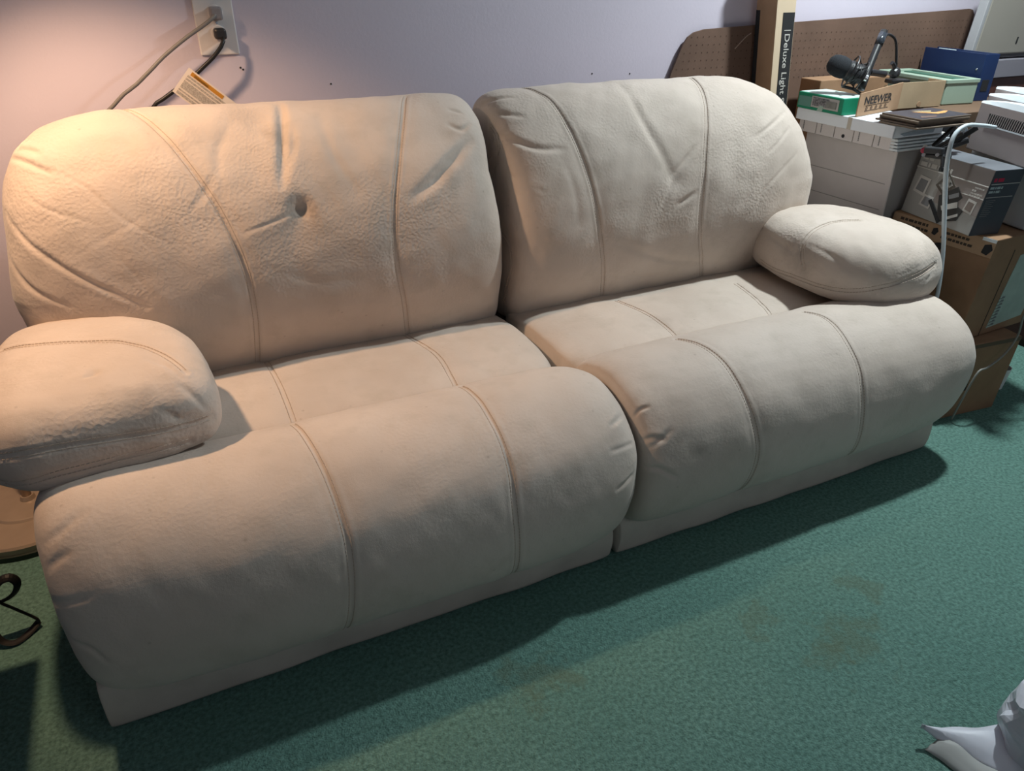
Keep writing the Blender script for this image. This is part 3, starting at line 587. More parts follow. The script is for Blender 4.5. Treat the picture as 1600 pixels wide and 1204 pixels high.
ch(obj('lid_top', B.sub(0, .236, 0, .425, .030, .039, .002), WHITE2), t)
ch(obj('lid_rim', add_bm(B.sub(0, .006, 0, .425, 0, .032, .001), B.sub(0, .236, 0, .006, 0, .032, .001)), WHITE2), t)
ch(obj('lid_insert', B.sub(.008, .228, .008, .42, -.002, .030, .001), WHITE), t)
decal(B, 'front', [(.05, .004), (.19, .006), (.20, .030), (.03, .012)], mat('blue_grey_tape', (.30, .36, .42), .4), t, 'tape_and_shadow')
decal(B, 'left', rect(.235, .252, .0, .039), mat('boom_shadow_strip', (.50, .45, .38), .5), t, 'tape_and_shadow', t=.0006)  # boom tube's cast shadow, painted as a darker strip on the lid

# ---- green box
B = Box(1.287, -.309, .927, .13, .212, .054, -.021)
t = box_thing('green_box', 'small green box with torn grey label lying on the white lid', 'box', B, GREEN, bev=.002)
decal(B, 'top', rect(.004, .126, .004, .208), mat('white_green_top', (.55, .66, .62), .5, noise=.15, nscale=30), t, 'lid_panel', t=.001)
decal(B, 'left', rect(.068, .195, .010, .047), mat('torn_label', (.42, .40, .38), .6), t, 'torn_label')
decal(B, 'left', rect(.075, .150, .016, .044), mat('label_ink', (.30, .29, .30), .6, noise=.85, nscale=160, detail=6), t, 'torn_label', n0=.0013)
decal(B, 'left', rect(.140, .186, .016, .038), mat('label_grey', (.22, .22, .20), .5, noise=.2, nscale=60), t, 'torn_label', n0=.0026)
decal(B, 'left', rect(.006, .066, .008, .042), mat('clear_tape', (.12, .27, .23), .3), t, 'tape_and_shadow', t=.0006)
decal(B, 'left', [(.10, .001), (.125, .0), (.13, .018), (.112, .02)], mat('tape_light', (.35, .45, .38), .3), t, 'tape_and_shadow', n0=.0014)

# ---- open cardboard box with printed flap
t = thing('cardboard_box', 'open kraft cardboard box with printed flap, beside the small green box', 'box', (1.44, -.32, .928))
F = Box(1.312, -.352, .928, .274, .004, .078, .212)
vs = [P3(F, 'front', u, v, -n) for u, v in ((0, 0), (.274, 0), (.274, .090), (0, .074)) for n in (0, .004)]
bm = bmesh.new(); V = [bm.verts.new(v) for v in vs]
for f in ((0, 2, 4, 6), (1, 7, 5, 3), (0, 1, 3, 2), (2, 3, 5, 4), (4, 5, 7, 6), (6, 7, 1, 0)): bm.faces.new([V[i] for i in f])
fl = ch(obj('printed_flap', bm, KRAFT), t)
F.h = .09
text('NEEWER', P3(F, 'front', .032, .036, .0006), F.a, Vector((0, 0, 1)), .036, BLACKM, t, bold=.012, sx=1.26, n=-F.b)
bars(F, 'front', [(.045, .20, .013, .0018), (.045, .20, .030, .0018)], INK, t, 'handling_symbols', n0=.0002)
for k in range(5):
    u0 = .048+k*.031
    decal(F, 'front', [(u0, .016), (u0+.012, .016), (u0+.016, .024), (u0+.006, .029), (u0, .024)], mat('ink_brown', (.13, .08, .05), .8), t, 'handling_symbol', n0=.0002, t=.0006)
Bd = Box(1.578, -.293, .928, .205, .08, .088, -.085)
ch(obj('front_wall', Bd.sub(0, .205, 0, .004, 0, .088, .0005), KRAFT2), t)
ch(obj('back_wall', Bd.sub(0, .205, .076, .080, 0, .07, .0005), KRAFT2), t)
ch(obj('side_wall', Bd.sub(.201, .205, .004, .076, 0, .088, .0005), KRAFT2), t)
ch(obj('box_floor', Bd.sub(.0, .201, .004, .076, 0, .003), KRAFT), t)
decal(Bd, 'front', [(.10+.010*cos(a*pi/4), .012+.009*sin(a*pi/4)) for a in range(8)], KRAFT, t, 'round_sticker')
# support carton hidden behind the pile
B = Box(1.705, -.44, 0, .48, .33, .9255, 0)
t = box_thing('carton', 'dark brown carton standing behind the pile, under the blue binder and mint tray', 'carton', B, mat('dark_kraft', (.13, .08, .05), .85))

# ---- dark square sleeves on the lid
CD = mat('dark_sleeve_print', (.05, .045, .055), .35, noise=.4, nscale=14)
CDE = mat('sleeve_edge', (.17, .13, .10), .7)
for i in range(5):
    Bs = Box(1.295+.004*((i*7) % 5), -.606+.006*((i*3) % 4), .9275+.0062*i, .235, .150, .0056, -.03+.02*((i*5) % 3))
    lab = ['bottom one of the five dark card sleeves on the white lid', 'second card sleeve from the bottom of the stack on the white lid', 'middle card sleeve of the five stacked on the white lid', 'fourth card sleeve up, just under the one with an orange streak', 'top dark card sleeve with a bright orange streak picture'][i]
    tt = thing('card_sleeve', lab, 'sleeve', tuple(Bs.o), 'dark card sleeves stacked on the lid')
    ch(obj('sleeve', Bs.full(.0008), CDE), tt)
    if i == 4:
        decal(Bs, 'top', rect(.003, .232, .003, .147), CD, tt, 'cover_print', t=.0006)
        ORG = mat('orange_print', (.75, .36, .12), .4, noise=.3, nscale=40)
        decal(Bs, 'top', [(.085, .105), (.12, .095), (.16, .075), (.215, .085), (.225, .078), (.18, .055), (.14, .052), (.12, .075)], ORG, tt, 'orange_streak', n0=.0008, t=.0004)
        decal(Bs, 'top', [(.105, .125), (.14, .108), (.17, .10), (.16, .092), (.12, .108)], mat('yellow_print', (.8, .6, .3), .4), tt, 'orange_streak', n0=.0008, t=.0004)
        decal(Bs, 'top', [(.02, .02), (.08, .012), (.11, .03), (.05, .045)], mat('brown_cover', (.12, .075, .06), .4), tt, 'cover_print', n0=.0008, t=.0004)

# ---- mint plastic tray
B = Box(1.81, -.296, .9265, .15, .345, .085, -.133)
t = thing('mint_tray', 'pale mint green plastic tray with recessed dark top behind the open cardboard box', 'tray', tuple(B.o))
ch(obj('body', B.sub(0, .15, 0, .345, 0, .080, .004), MINT), t)
ch(obj('rim', add_bm(add_bm(B.sub(-.003, .153, -.003, .015, .074, .088, .002), B.sub(-.003, .153, .32, .348, .074, .088, .002)), add_bm(B.sub(-.003, .014, .015, .32, .074, .088, .002), B.sub(.137, .153, .015, .32, .074, .088, .002))), MINT), t)
ch(obj('recess', B.sub(.09, .132, .03, .31, .079, .083), MINTD), t)

# ---- blue ring binder
B = Box(2.02, -.275, .9265, .062, .318, .165, -.192)
t = thing('ring_binder', 'dark blue ring binder standing open-topped behind the mint tray', 'binder', tuple(B.o))
ch(obj('cover', B.sub(0, .0035, 0, .318, 0, .165, .001), BLUE), t); ch(obj('cover', B.sub(.0585, .062, 0, .318, 0, .165, .001), BLUE), t)
ch(obj('spine', B.sub(.0035, .0585, 0, .004, 0, .165, .001), BLUE), t)
ch(obj('paper_block', B.sub(.008, .040, .02, .295, .003, .156), PAPER), t)
ch(obj('divider_tab', B.sub(.042, .046, .20, .29, .02, .163), mat('tab_pale', (.5, .58, .6), .5)), t)
ch(obj('rivet', lathe_bm([(0, 0), (.004, 0), (.003, .002), (0, .002)], P3(B, 'left', .29, .11, 0), 12, axis=(-1, 0, 0)), CHROME), t)
for z in (.15,):
    ch(obj('ring', tube_bm([P3(B, 'left', .306, z-.03, -.012), P3(B, 'left', .296, z, -.012), P3(B, 'left', .300, z+.012, -.026), P3(B, 'left', .306, z, -.046), P3(B, 'left', .306, z-.03, -.046)], .002, 8), CHROME), t)
ch(obj('spine_label', B.sub(.015, .045, -.0015, 0, .035, .075), BLACKM), t)
ob = obj('yellow_tag', Box(2.155, -.225, .9265, .02, .012, .135, 0).full(.004), YELLOW); tag(ob, 'narrow yellow plastic piece standing just right of the blue binder', 'tag')

# ---- three upright beige slabs
def slab_unit(x, y, h, lab, vent):
    Bq = Box(x, y, .834, .040, .37, h, -.366, .09, 0)
    tt = thing('plastic_panel_unit', lab, 'appliance', tuple(Bq.o), 'upright beige plastic units in a row')
    ch(obj('casing', Bq.sub(0, .040, 0, .37, 0, h-.006, .004), BEIGE2), tt)
    # gently arched white top
    bm = bmesh.new(); r = []
    for k in range(13):
        v = k/12; z = h-.006+.012*sin(pi*v)
        for xx, zz in ((0, -.002), (.004, z-h+.006+.004), (.036, z-h+.006+.004), (.04, -.002)): r.append(bm.verts.new(Bq.o+Bq.a*xx+Bq.b*(.37*v)+Bq.u*(h-.006+zz)))
    for k in range(12):
        for j in range(3): bm.faces.new((r[4*k+j], r[4*k+j+1], r[4*k+j+5], r[4*k+j+4]))
        bm.faces.new((r[4*k+3], r[4*k], r[4*k+4], r[4*k+7]))
    bm.faces.new(r[:4]); bm.faces.new(r[-4:][::-1])
    ch(obj('top_strip', bm, PALE), tt)
    if vent:
        ch(decal(Bq, 'left', rect(.060, .30, .088, .122), BLACKM, tt, 'vent_recess', t=.0006), tt)
        for i in range(22):
            u = .064+i*.0105
            decal(Bq, 'left', [(u, .089), (u+.0035, .089), (u+.0095, .121), (u+.006, .121)], BEIGE2, tt, 'vent_slat', n0=.0004, t=.0018)
        decal(Bq, 'left', rect(.058, .302, .084, .088), PALE, tt, 'vent_lip', t=.002)
slab_unit(1.504, -.898, .155, 'nearest upright beige plastic unit with a slatted vent grille', True)
slab_unit(1.560, -.878, .172, 'middle one of the three upright beige units, between vented one and rearmost', False)
slab_unit(1.616, -.858, .188, 'rearmost upright beige plastic unit with white curved top, farthest from the vent grille', False)
B = Box(1.60, -.85, .634, .16, .30, .198, -.17, .1, 0)
t = box_thing('white_appliance', 'white glossy box-shaped appliance behind the grey slide viewer box', 'appliance', B, PALE, bev=.006)
ch(obj('base_foot', B.sub(.02, .14, .02, .28, -.003, .0), BLACK), t)

# ---- tripod clamp and clutter on the grey box
t = thing('camera_clamp', 'folded black tripod clamp with pink-red knob lying over the grey printed box', 'clamp', (1.40, -.64, .85))
def bar(name, p, q, w, h, m):
    p, q = Vector(p), Vector(q); d = (q-p); L = d.length; d.normalize(); sd = d.cross(Vector((0, 0, 1))).normalized(); up = sd.cross(d)
    bm = mesh_bm([p+d*x+sd*y+up*z for x in (0, L) for y in (-w/2, w/2) for z in (-h/2, h/2)], CUBE); bevel(bm, min(w, h)*.2); return ch(obj(name, bm, m), t)
bar('arm', (1.376, -.625, .868), (1.40, -.690, .926), .012, .012, BLACK)
bar('arm', (1.370, -.640, .858), (1.42, -.715, .945), .010, .016, BLACK)
bar('arm', (1.40, -.600, .868), (1.48, -.60, .925), .012, .012, BLACK)
bar('bracket', (1.365, -.605, .862), (1.372, -.665, .868), .03, .02, mat('grey_black_plastic', (.035, .036, .04), .45))
bar('bracket', (1.372, -.61, .846), (1.380, -.68, .850), .03, .012, BLACK)
bar('plate', (1.385, -.650, .872), (1.42, -.70, .905), .035, .014, mat('grey_black_plastic', (.035, .036, .04), .45))
ch(obj('knob', lathe_bm([(0, -.008), (.008, -.008), (.0095, -.004), (.0095, .006), (.007, .009), (0, .009)], (1.372, -.594, .857), 20, axis=(-1, -.4, .2)), PINK), t)
ch(obj('knob_collar', lathe_bm([(0, 0), (.008, 0), (.008, .008), (0, .008)], (1.384, -.588, .864), 20, axis=(-1, -.4, .2)), LITE), t)
ch(obj('leg', tube_bm([(1.370, -.662, .858), (1.366, -.672, .838), (1.364, -.676, .822)], .006, 12), mat('grey_black_plastic', (.035, .036, .04), .45)), t)
ch(obj('leg_foot', lathe_bm([(0, -.007), (.007, -.006), (.008, 0), (.007, .006), (0, .007)], (1.363, -.677, .815), 16), BLACK), t)
for p in ((1.350, -.612, .848), (1.356, -.655, .856)): ch(obj('screw', lathe_bm([(.003, 0), (.006, 0), (.006, .003), (.003, .003)], p, 16, axis=(-1, -.4, .5)), CHROME), t)
B = Box(1.585, -.48, .8405, .10, .17, .088, 0, .0, 0)
t = thing('camera_bag', 'small black padded bag tucked between the sleeves and beige units', 'bag', tuple(B.o))
bm = B.full(0); bevel(bm, .03, 4); ch(obj('bag_body', bm, FOAM, smooth=True), t)
for k in (0, 1):
    ch(obj('white_strap', tube_bm([(1.50+.02*k, -.565, .90+.008*k), (1.52+.02*k, -.575, .918+.008*k), (1.545+.018*k, -.585, .908), (1.548+.018*k, -.588, .875)], .005, 8, flat=(.009, .002)), CABLEW), t)

# ---- cables
o = obj('white_cable', tube_bm([(1.50, -.720, .940), (1.43, -.715, .950), (1.365, -.712, .952), (1.322, -.714, .922), (1.319, -.722, .834), (1.342, -.742, .698), (1.354, -.772, .559), (1.352, -.795, .423), (1.340, -.80, .28)], [.0055, .006, .0065, .007, .007, .0065, .006, .006, .006], 12), CABLEW, smooth=True)
tag(o, 'thick white cable hanging down between the right armrest and brown carton', 'cable')
o = obj('grey_wire', tube_bm([(1.70, -.96, .52), (1.64, -.955, .45), (1.600, -.945, .385), (1.606, -.945, .30), (1.570, -.945, .24), (1.50, -.945, .204), (1.455, -.945, .195), (1.43, -.94, .10), (1.425, -.93, .01)], .0035, 8), mat('dull_grey_rubber', (.25, .24, .22), .5), smooth=True)
tag(o, 'thin grey wire looping across the front of the brown cartons', 'cable')

# ---- microphone with shock mount on a boom tube
t = thing('microphone', 'black studio microphone with foam cap in a wire shock mount, resting on the green box', 'microphone', (1.36, -.23, 1.0))
ax = Vector((.62, -.50, -.30)).normalized(); h0 = Vector((1.345, -.205, 1.072))
ch(obj('foam_cap', lathe_bm([(0, -.040), (.016, -.038), (.028, -.029), (.034, -.014), (.036, .004), (.034, .022), (.031, .030), (0, .030)], h0, 32, axis=ax), FOAM, smooth=True), t)
ch(obj('mic_body', lathe_bm([(0, .028), (.030, .028), (.033, .034), (.033, .05), (.030, .052), (.030, .058), (.033, .060), (.033, .078), (.026, .084), (.026, .092), (.018, .096), (0, .096)], h0, 32, axis=ax), BLACK, smooth=False), t)
for k in (.036, .046, .066, .074):
    ch(obj('body_ring', lathe_bm([(.032, k), (.0355, k+.001), (.0355, k+.003), (.032, k+.004)], h0, 32, axis=ax), mat('grey_black_plastic', (.035, .036, .04), .45)), t)
ch(obj('connector', lathe_bm([(.006, .094), (.013, .094), (.013, .106), (.010, .107), (.010, .098), (.006, .098)], h0, 24, axis=ax), CHROME), t)
e1 = ax.cross(Vector((0, 0, 1))).normalized(); e2 = e1.cross(ax)
def ring(cc, r, tr, m=BLACK, nm='mount_ring'):
    pts = [cc+e1*cos(a)*r+e2*sin(a)*r for a in np.linspace(0, 2*pi, 25)]
    return ch(obj(nm, tube_bm([tuple(p) for p in pts], tr, 8, n=60), m), t)
c1 = h0+ax*.045+e2*.0; c2 = h0+ax*.085
ring(c1, .052, .0028); ring(c2, .046, .0028)
for k in range(6):
    a = k*pi/3+.3
    ch(obj('elastic_cord', tube_bm([tuple(c1+e1*cos(a)*.052+e2*sin(a)*.052), tuple(c1+ax*.02+e1*cos(a+.3)*.034+e2*sin(a+.3)*.034), tuple(c2+e1*cos(a+.6)*.046+e2*sin(a+.6)*.046)], .0018, 6), BLACK), t)
ch(obj('mount_bar', tube_bm([tuple(c1-e2*.052), tuple(c2-e2*.046), tuple(c2-e2*.05+ax*.03)], .005, 8), BLACK), t)
t = thing('microphone_boom', 'short black boom tube leaning up from the microphone, with a looped cable and clamp', 'boom arm', (1.44, -.25, 1.0))
ch(obj('boom_tube', tube_bm([(1.412, -.262, 1.000), (1.47, -.232, 1.09), (1.53, -.205, 1.178)], .0125, 20, n=10), BLACK, smooth=True), t)
ch(obj('tube_collar', tube_bm([(1.500, -.2185, 1.134), (1.524, -.2077, 1.169)], .0145, 20), mat('shiny_black', (.03, .035, .045), .18, spec=.7), smooth=True), t)
ch(obj('boom_cable', tube_bm([(1.535, -.205, 1.158), (1.575, -.19, 1.165), (1.615, -.19, 1.145), (1.640, -.19, 1.09), (1.648, -.195, 1.04), (1.640, -.20, 1.015)], .0045, 10), CABLEB, smooth=True), t)
ch(obj('clamp_bar', tube_bm([(1.455, -.245, 1.052), (1.545, -.235, 1.040)], .011, 14), BLACK), t)
ch(obj('clamp_screw', tube_bm([(1.545, -.235, 1.04), (1.60, -.225, 1.033)], .003, 8), CHROME), t)
ch(obj('clamp_knob', lathe_bm([(0, -.012), (.016, -.010), (.018, 0), (.016, .012), (0, .014)], (1.612, -.222, 1.040), 14, axis=(.8, .2, .4)), BLACK), t)
ch(obj('clamp_lever', tube_bm([(1.612, -.222, 1.04), (1.60, -.222, 1.065), (1.585, -.222, 1.075)], .007, 10), BLACK), t)
ch(obj('mount_plate', Box(1.595, -.235, 1.004, .07, .05, .014, -.3).full(.003), BLACK), t)

# ---- pegboard, tall light-stand box and flat carton against the wall
OUT = [(.70, .45), (.775, .85), (.812, .98), (.832, 1.05), (.866, 1.13), (.885, 1.158), (.91, 1.173), (.955, 1.182), (1.18, 1.190), (1.75, 1.208), (2.325, 1.226), (2.345, 1.222), (2.36, 1.205), (2.362, 1.18), (2.35, 1.07), (2.33, .9), (2.29, .45)]
def thick_poly(pts, y0, y1, tilt=0):
    bm = bmesh.new(); k = len(pts)
    A = [bm.verts.new((x, y0-tilt*(1.2-z), z)) for x, z in pts]; Bv = [bm.verts.new((x, y1-tilt*(1.2-z), z)) for x, z in pts]
    bm.faces.new(A); bm.faces.new(Bv[::-1])
    for i in range(k): bm.faces.new((A[i], A[(i+1) % k], Bv[(i+1) % k], Bv[i]))
    return bm
t = thing('pegboard', 'brown perforated hardboard sheet with rounded corners leaning on the wall', 'pegboard', (1.5, .05, .45))
ch(obj('board', thick_poly([(x, z if z > .5 else 0.0) for x, z in OUT], .060, .067), PEG), t)
bm = bmesh.new()
rg = random.Random(3)
import itertools
for i, j in itertools.product(range(62), range(10)):
    x = .80+i*.0254; z = .98+j*.0254
    if x > 2.33 or z > 1.165+(x-1.0)*.025 or x < .84+(z-1.05)*.5 or z < .99: continue
    a = [bm.verts.new((x+.0028*cos(k*pi/3), .0592, z+.0028*sin(k*pi/3))) for k in range(6)]; bm.faces.new(a)
o = ch(obj('peg_holes', bm, mat('hole_dark', (.085, .052, .038), .9)), t); o['kind'] = 'stuff'
ch(obj('scratch', tube_bm([(1.10, .0590, 1.115), (1.14, .0590, 1.150), (1.165, .0590, 1.165)], .0018, 6), mat('scratch_light', (.36, .27, .22), .7)), t)

B = Box(1.305, -.055, 0, .085, .10, 1.46, .009, -.115, 0.0)
t = thing('light_stand_box', 'tall narrow kraft carton with black label leaning upright against the pegboard', 'carton', tuple(B.o))
ch(obj('carton', B.full(.002), KRAFT), t)
decal(B, 'front', rect(.0, .085, 0, 1.46), KRAFT3, t, 'front_face', t=.0008)
decal(B, 'front', rect(.030, .083, .55, 1.235), BLACKM, t, 'black_label', n0=.0009)
decal(B, 'left', rect(.0, .020, .55, 1.24), BLACKM, t, 'black_label', t=.0009)
text('Deluxe Light Stand', P3(B, 'front', .044, 1.170, .0024), -B.u, B.a, .0335, LITE, t, n=-B.b, sx=1.18, bold=.004)
decal(B, 'front', rect(.040, .070, 1.178, 1.180), LITE, t, 'printed_line', n0=.002, t=.0006)
B = Box(1.41, -.078, 0, .36, .10, 1.008, .0, .0, 0.0)
t = box_thing('carton', 'flat brown cardboard carton standing behind the green box and microphone', 'carton', B, KRAFTD)

# ---- computer monitor on a wooden cabinet
B = Box(2.20, -.10, 0, .75, .145, .975, 0)
t = thing('wooden_cabinet', 'dark red-brown wooden cabinet behind the blue binder, carrying the grey shelf board', 'cabinet', tuple(B.o))
ch(obj('cabinet_body', B.full(.004), WOOD), t)
ch(obj('shelf_board', Box(2.19, -.115, .975, .74, .16, .07, 0).full(.003), mat('grey_lilac_board', (.22, .21, .24), .6)), t)
B = Box(2.205, -.095, 1.052, .50, .05, .38, -.015, .10, 0)
t = thing('computer_monitor', 'beige cased computer monitor standing on the grey shelf board', 'monitor', tuple(B.o))
ch(obj('casing', B.sub(0, .5, .0, .05, .012, .38, .006), BEIGE), t)
ch(obj('side_bezel', B.sub(-.020, .0, .0, .04, .0, .38, .003), mat('pale_grey_plastic', (.30, .30, .31), .5)), t)
ch(obj('base_edge', B.sub(.01, .5, .005, .05, 0, .012), BLACK), t)
ch(obj('slot', B.sub(.232, .240, -.0015, 0, .050, .075), BLACKM), t)
B = Box(2.21, -.9, 0, .6, .5, .60, 0); DW = mat('very_dark_wood', (.03, .012, .010), .6)
t = thing('low_cabinet', 'very dark low wooden cabinet in the shadow right of the brown cartons', 'cabinet', tuple(B.o))
ch(obj('body', B.sub(.01, .59, .01, .5, .03, .58, .003), DW), t); ch(obj('top', B.sub(-.005, .605, -.01, .5, .58, .60, .003), DW), t)
ch(obj('plinth', B.sub(.02, .58, .03, .49, 0, .03), DW), t)
for x0 in (.02, .303):
    d = ch(obj('door', B.sub(x0, x0+.277, -.006, .01, .045, .565, .003), DW), t)
    k = obj('knob', lathe_bm([(0, 0), (.006, 0), (.006, .01), (.013, .016), (.011, .024), (0, .026)], P3(B, 'front', x0+(.25 if x0 < .1 else .027), .32, .006), 16, axis=(0, -1, 0)), CHROME); k.parent = d
o = obj('paper_cup', lathe_bm([(0, 0), (.025, 0), (.034, .085), (.032, .085), (.024, .004), (0, .004)], (1.80, -.83, 0), 24), PAPER, smooth=False)
tag(o, 'small off-white cup on the carpet behind the lowest carton', 'cup')

# ------------------------------------------------------------------ wall outlet with plugs and cords
t = thing('wall_outlet', 'white duplex outlet plate on the lilac wall above the left backrest', 'outlet', (-.657, WALLY, 1.236))
PLATE = mat('plate_white', (.62, .60, .60), .4)
bm = mesh_bm([(x, y, z) for x in (-.708, -.608) for y in (WALLY-.006, WALLY) for z in (1.157, 1.318)], CUBE); bevel(bm, .003, 2)
ch(obj('plate', bm, PLATE), t)
for z in (1.259, 1.211):
    ch(obj('socket', lathe_bm([(0, 0), (.019, 0), (.019, .003), (.017, .004), (0, .004)], (-.654, WALLY-.006, z), 28, axis=(0, -1, 0)), PLATE), t)
ch(obj('screw', lathe_bm([(0, 0), (.003, 0), (.003, .0015), (0, .0015)], (-.655, WALLY-.006, 1.235), 12, axis=(0, -1, 0)), CHROME), t)
t = thing('grey_power_cord', 'grey power cord plugged in the upper socket, running down behind the left backrest', 'power cord', (-.655, .04, 1.259))
GP = mat('translucent_grey_plug', (.20, .20, .22), .3)
bm = mesh_bm([(x, y, z) for x in (-.670, -.640) for y in (.034, .070) for z in (1.243, 1.275)], CUBE); bevel(bm, .005, 2); ch(obj('plug', bm, GP), t)
ch(obj('cord', tube_bm([(-.652, .045, 1.262), (-.668, .030, 1.248), (-.70, .028, 1.228), (-.742, .025, 1.204), (-.80, .025, 1.165), (-.832, .025, 1.139), (-.88, .03, 1.10), (-.935, .035, 1.06), (-.98, .04, .98), (-1.0, .045, .6), (-1.02, .05, .1)], .0048, 12), CABLEG, smooth=True), t)
t = thing('black_power_cord', 'black power cord with paper warning tag, plugged in the lower socket', 'power cord', (-.65, .04, 1.21))
bm = mesh_bm([(x, y, z) for x in (-.668, -.638) for y in (.034, .070) for z in (1.197, 1.224)], CUBE); bevel(bm, .006, 2); ch(obj('plug', bm, BLACK), t)
ch(obj('cord', tube_bm([(-.650, .042, 1.208), (-.652, .030, 1.190), (-.679, .02, 1.161), (-.71, .018, 1.137), (-.735, .018, 1.118), (-.775, .02, 1.092), (-.817, .025, 1.066), (-.86, .03, 1.03), (-.88, .04, .9), (-.90, .045, .3)], .0052, 12), CABLEB, smooth=True), t)
tg = [(-.748, .012, 1.136), (-.640, .012, 1.035), (-.70, .012, .985), (-.806, .012, 1.087)]
O = Vector(tg[0]); U = (Vector(tg[1])-O).normalized(); Vv = Vector((0, 1, 0)).cross(U)
if Vv.z > 0: Vv = -Vv
def tagpoly(u0, u1, v0, v1, y, m, name):
    q = [O+U*u+Vv*v+Vector((0, -y+d, 0)) for u in (u0, u1) for v in (v0, v1) for d in (0, .0006)]
    return ch(obj(name, mesh_bm(q, CUBE), m), t)
tagpoly(0, .16, 0, .076, 0, mat('tag_paper', (.62, .56, .50), .6), 'warning_tag')
tagpoly(.012, .105, .004, .014, .0008, mat('tag_orange', (.42, .19, .02), .6), 'tag_heading')
TI = mat('tag_ink', (.28, .25, .21), .7)
for v0, v1 in ((.017, .022), (.025, .030), (.033, .054), (.058, .062), (.065, .072)):
    o = tagpoly(.008, .15, v0, v1, .0008, mat('tag_small_print', (.45, .41, .36), .7, noise=.5, nscale=300), 'tag_small_print')
text('WARNING', O+U*.02+Vv*.013+Vector((0, -.0018, 0)), U, -Vv, .0085, mat('tag_dark', (.12, .06, .01), .7), t, n=(0, -1, 0), bold=.01)
for i, (x, z) in enumerate(((-.368, 1.069), (.517, 1.056), (.669, 1.049), (-.612, 1.123), (-.606, 1.118))):
    o = obj('wall_nail_hole_%d' % (i+1), lathe_bm([(0, 0), (.0028, 0), (.0022, .0012), (0, .0012)], (x, WALLY, z), 10, axis=(0, -1, 0)), NAIL); struct(o)  # small dark discs for the nail holes in the wall

# ------------------------------------------------------------------ floor lamp
t = thing('floor_lamp', 'floor lamp with round taupe base on the carpet beneath the left armrest', 'lamp', (-1.40, -.145, 0))
ch(obj('base', lathe_bm([(0, .012), (.190, .012), (.200, .018), (.201, .034), (.196, .040), (.10, .046), (.095, .052), (.090, .053), (.02, .058), (.016, .07), (0, .07)], (-1.40, -.145, 0), 96), LAMPM, smooth=False), t)
ch(obj('base_ring', lathe_bm([(.0, 0), (.205, 0), (.206, .016), (.198, .018), (0, .018)], (-1.40, -.145, 0), 96), mat('dark_green_rubber', (.02, .03, .022), .5)), t)
ch(obj('pole', tube_bm([(-1.40, -.145, .055), (-1.40, -.145, .8), (-1.40, -.145, 1.72), (-1.392, -.20, 1.88), (-1.36, -.32, 1.93), (-1.31, -.44, 1.90), (LAMP.x, LAMP.y, 1.855)], .012, 14), LAMPM, smooth=True), t)
ch(obj('lamp_shade', lathe_bm([(.125, 1.70), (.115, 1.75), (.085, 1.81), (.05, 1.845), (.02, 1.86), (.02, 1.855), (.047, 1.839), (.081, 1.805), (.111, 1.747), (.121, 1.70), (.125, 1.70)], (LAMP.x, LAMP.y, 0), 64, caps=False), BLACK, smooth=True), t)
bb = bpy.data.materials.new('bulb_glow'); bb.use_nodes = True; e = bb.node_tree.nodes['Principled BSDF']; e.inputs['Emission Color'].default_value = (1, .62, .34, 1); e.inputs['Emission Strength'].default_value = 12
ch(obj('bulb', lathe_bm([(0, 1.762), (.015, 1.766), (.027, 1.782), (.028, 1.795), (.015, 1.82), (.012, 1.845), (0, 1.846)], (LAMP.x, LAMP.y, 0), 24), bb, smooth=True), t)

# ------------------------------------------------------------------ wrought-iron side table
t = thing('iron_side_table', 'black wrought-iron side table with scrolled legs left of the sofa', 'side table', (-1.56, -.74, 0))
bm = mesh_bm([(x, y, z) for x in (-1.92, -1.335) for y in (-1.22, -.66) for z in (.44, .458)], CUBE); bevel(bm, .004)  # unseen top, shaped to block lamp light from the carpet at left
ch(obj('unseen_table_top', bm, IRON), t)
ch(obj('scroll_leg', tube_bm([(-1.52, -.70, .44), (-1.49, -.66, .28), (-1.425, -.62, .115), (-1.405, -.62, .10), (-1.378, -.62, .112), (-1.364, -.62, .138), (-1.372, -.62, .158), (-1.390, -.62, .158), (-1.405, -.62, .142), (-1.414, -.62, .115), (-1.408, -.62, .095), (-1.39, -.62, .070), (-1.362, -.62, .030), (-1.356, -.62, .016), (-1.360, -.625, .006)], .004, 8, flat=(.010, .0035), n=120), IRON), t)
ch(obj('scroll_leg', tube_bm([(-1.356, -.62, .012), (-1.375, -.64, .005), (-1.40, -.66, .005), (-1.425, -.655, .014), (-1.436, -.64, .04), (-1.432, -.635, .062), (-1.445, -.635, .075), (-1.47, -.64, .06), (-1.52, -.66, .03), (-1.57, -.70, .005)], .004, 8, flat=(.010, .0035), n=120), IRON), t)
for a in (2.2, 4.4): ch(obj('scroll_leg', tube_bm([(-1.62+.15*cos(a), -.93+.15*sin(a), .44), (-1.62+.11*cos(a), -.93+.11*sin(a), .25), (-1.62+.19*cos(a), -.93+.19*sin(a), .012)], .004, 8, flat=(.010, .0035), n=40), IRON), t)
o = obj('iron_pot', lathe_bm([(0, 0), (.045, 0), (.058, .04), (.055, .10), (.06, .11), (.054, .11), (.05, .10), (.05, .02), (0, .02)], (-1.50, -.93, 0.002), 32), IRON); tag(o, 'dark iron pot on the carpet at the left edge beside the table legs', 'pot')

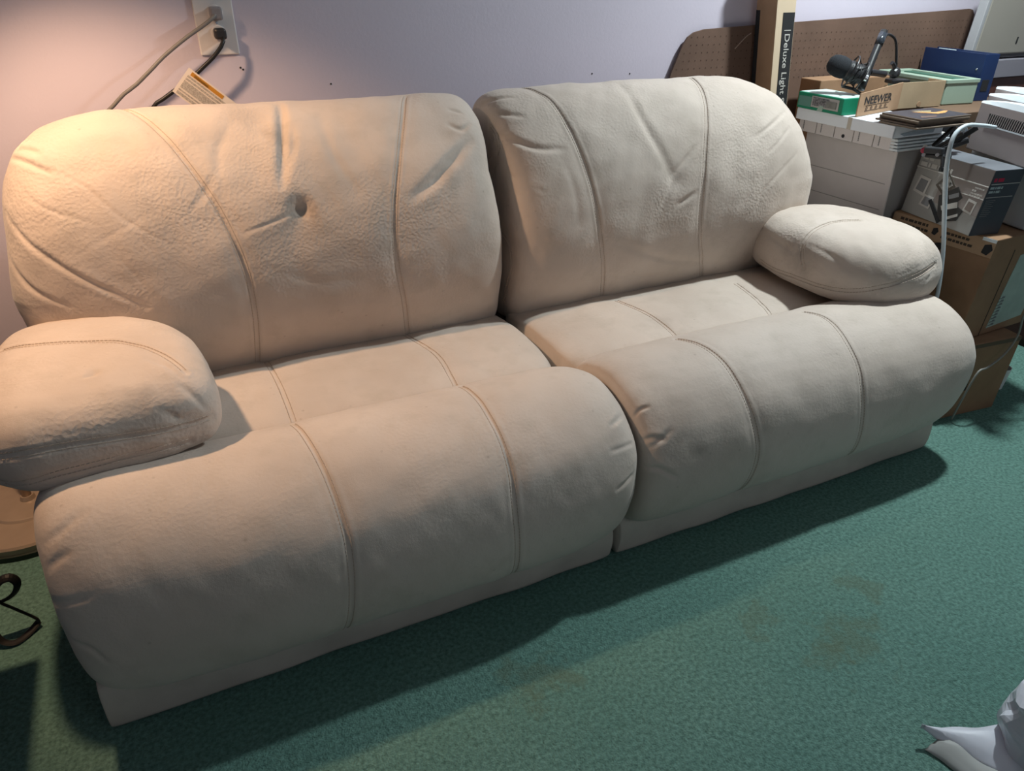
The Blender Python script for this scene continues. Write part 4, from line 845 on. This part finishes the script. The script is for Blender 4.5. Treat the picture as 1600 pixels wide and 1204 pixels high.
# ------------------------------------------------------------------ crumpled white bag, front right
BAGM = mat('white_plastic_film', (.70, .72, .80), .35, noise=.05, nscale=8, spec=.5)
t = thing('plastic_bag', 'crumpled white plastic bag with a pointed loose flap on the carpet', 'bag', (.55, -1.85, 0))
bm = bmesh.new(); bmesh.ops.create_cube(bm, size=1)
bmesh.ops.subdivide_edges(bm, edges=list(bm.edges), cuts=14, use_grid_fill=True)
from mathutils import noise as mn
for v in bm.verts:
    p = v.co.copy(); q = Vector((p.x*.34, p.y*.28, p.z*.17))
    f = 1-.25*(abs(p.x*2)**4+abs(p.y*2)**4)*.5
    q *= f
    nn = mn.turbulence_vector(Vector((p.x*3.1, p.y*2.7, p.z*1.7)), 3, False)
    q += Vector((nn.x, nn.y, nn.z))*.018
    v.co = Vector((.53, -1.90, .078))+q
    v.co.z = max(v.co.z, .001)
ch(obj('bag_body', bm, BAGM, smooth=False), t)
def flap(name, pts, m, lift):
    """thin curled film: rows of (left point, right point)"""
    bm = bmesh.new(); rows = []
    A = catmull([p for p, _ in pts], 24); Bq = catmull([q for _, q in pts], 24)
    for a, b in zip(A, Bq):
        a = Vector(a); b = Vector(b); rows.append([bm.verts.new(a.lerp(b, k/6)+Vector((0, 0, lift*sin(pi*k/6)+.002*sin(9*k+a.x*80)))) for k in range(7)])
    for r, s2 in zip(rows, rows[1:]):
        for k in range(6): bm.faces.new((r[k], r[k+1], s2[k+1], s2[k]))
    o = obj(name, bm, m, smooth=True); md = o.modifiers.new('thickness', 'SOLIDIFY'); md.thickness = .0008
    return ch(o, t)
flap('loose_flap', [((.270, -1.722, .035), (.272, -1.722, .035)), ((.315, -1.742, .035), (.300, -1.765, .012)), ((.38, -1.775, .04), (.325, -1.825, .008)), ((.45, -1.80, .045), (.36, -1.90, .006)), ((.54, -1.83, .06), (.46, -1.95, .02))], BAGM, .012)
flap('loose_flap', [((.262, -1.748, .004), (.30, -1.750, .022)), ((.272, -1.775, .003), (.312, -1.775, .028)), ((.285, -1.83, .003), (.325, -1.825, .02)), ((.33, -1.90, .003), (.38, -1.90, .02))], mat('grey_film', (.42, .43, .42), .5), .004)
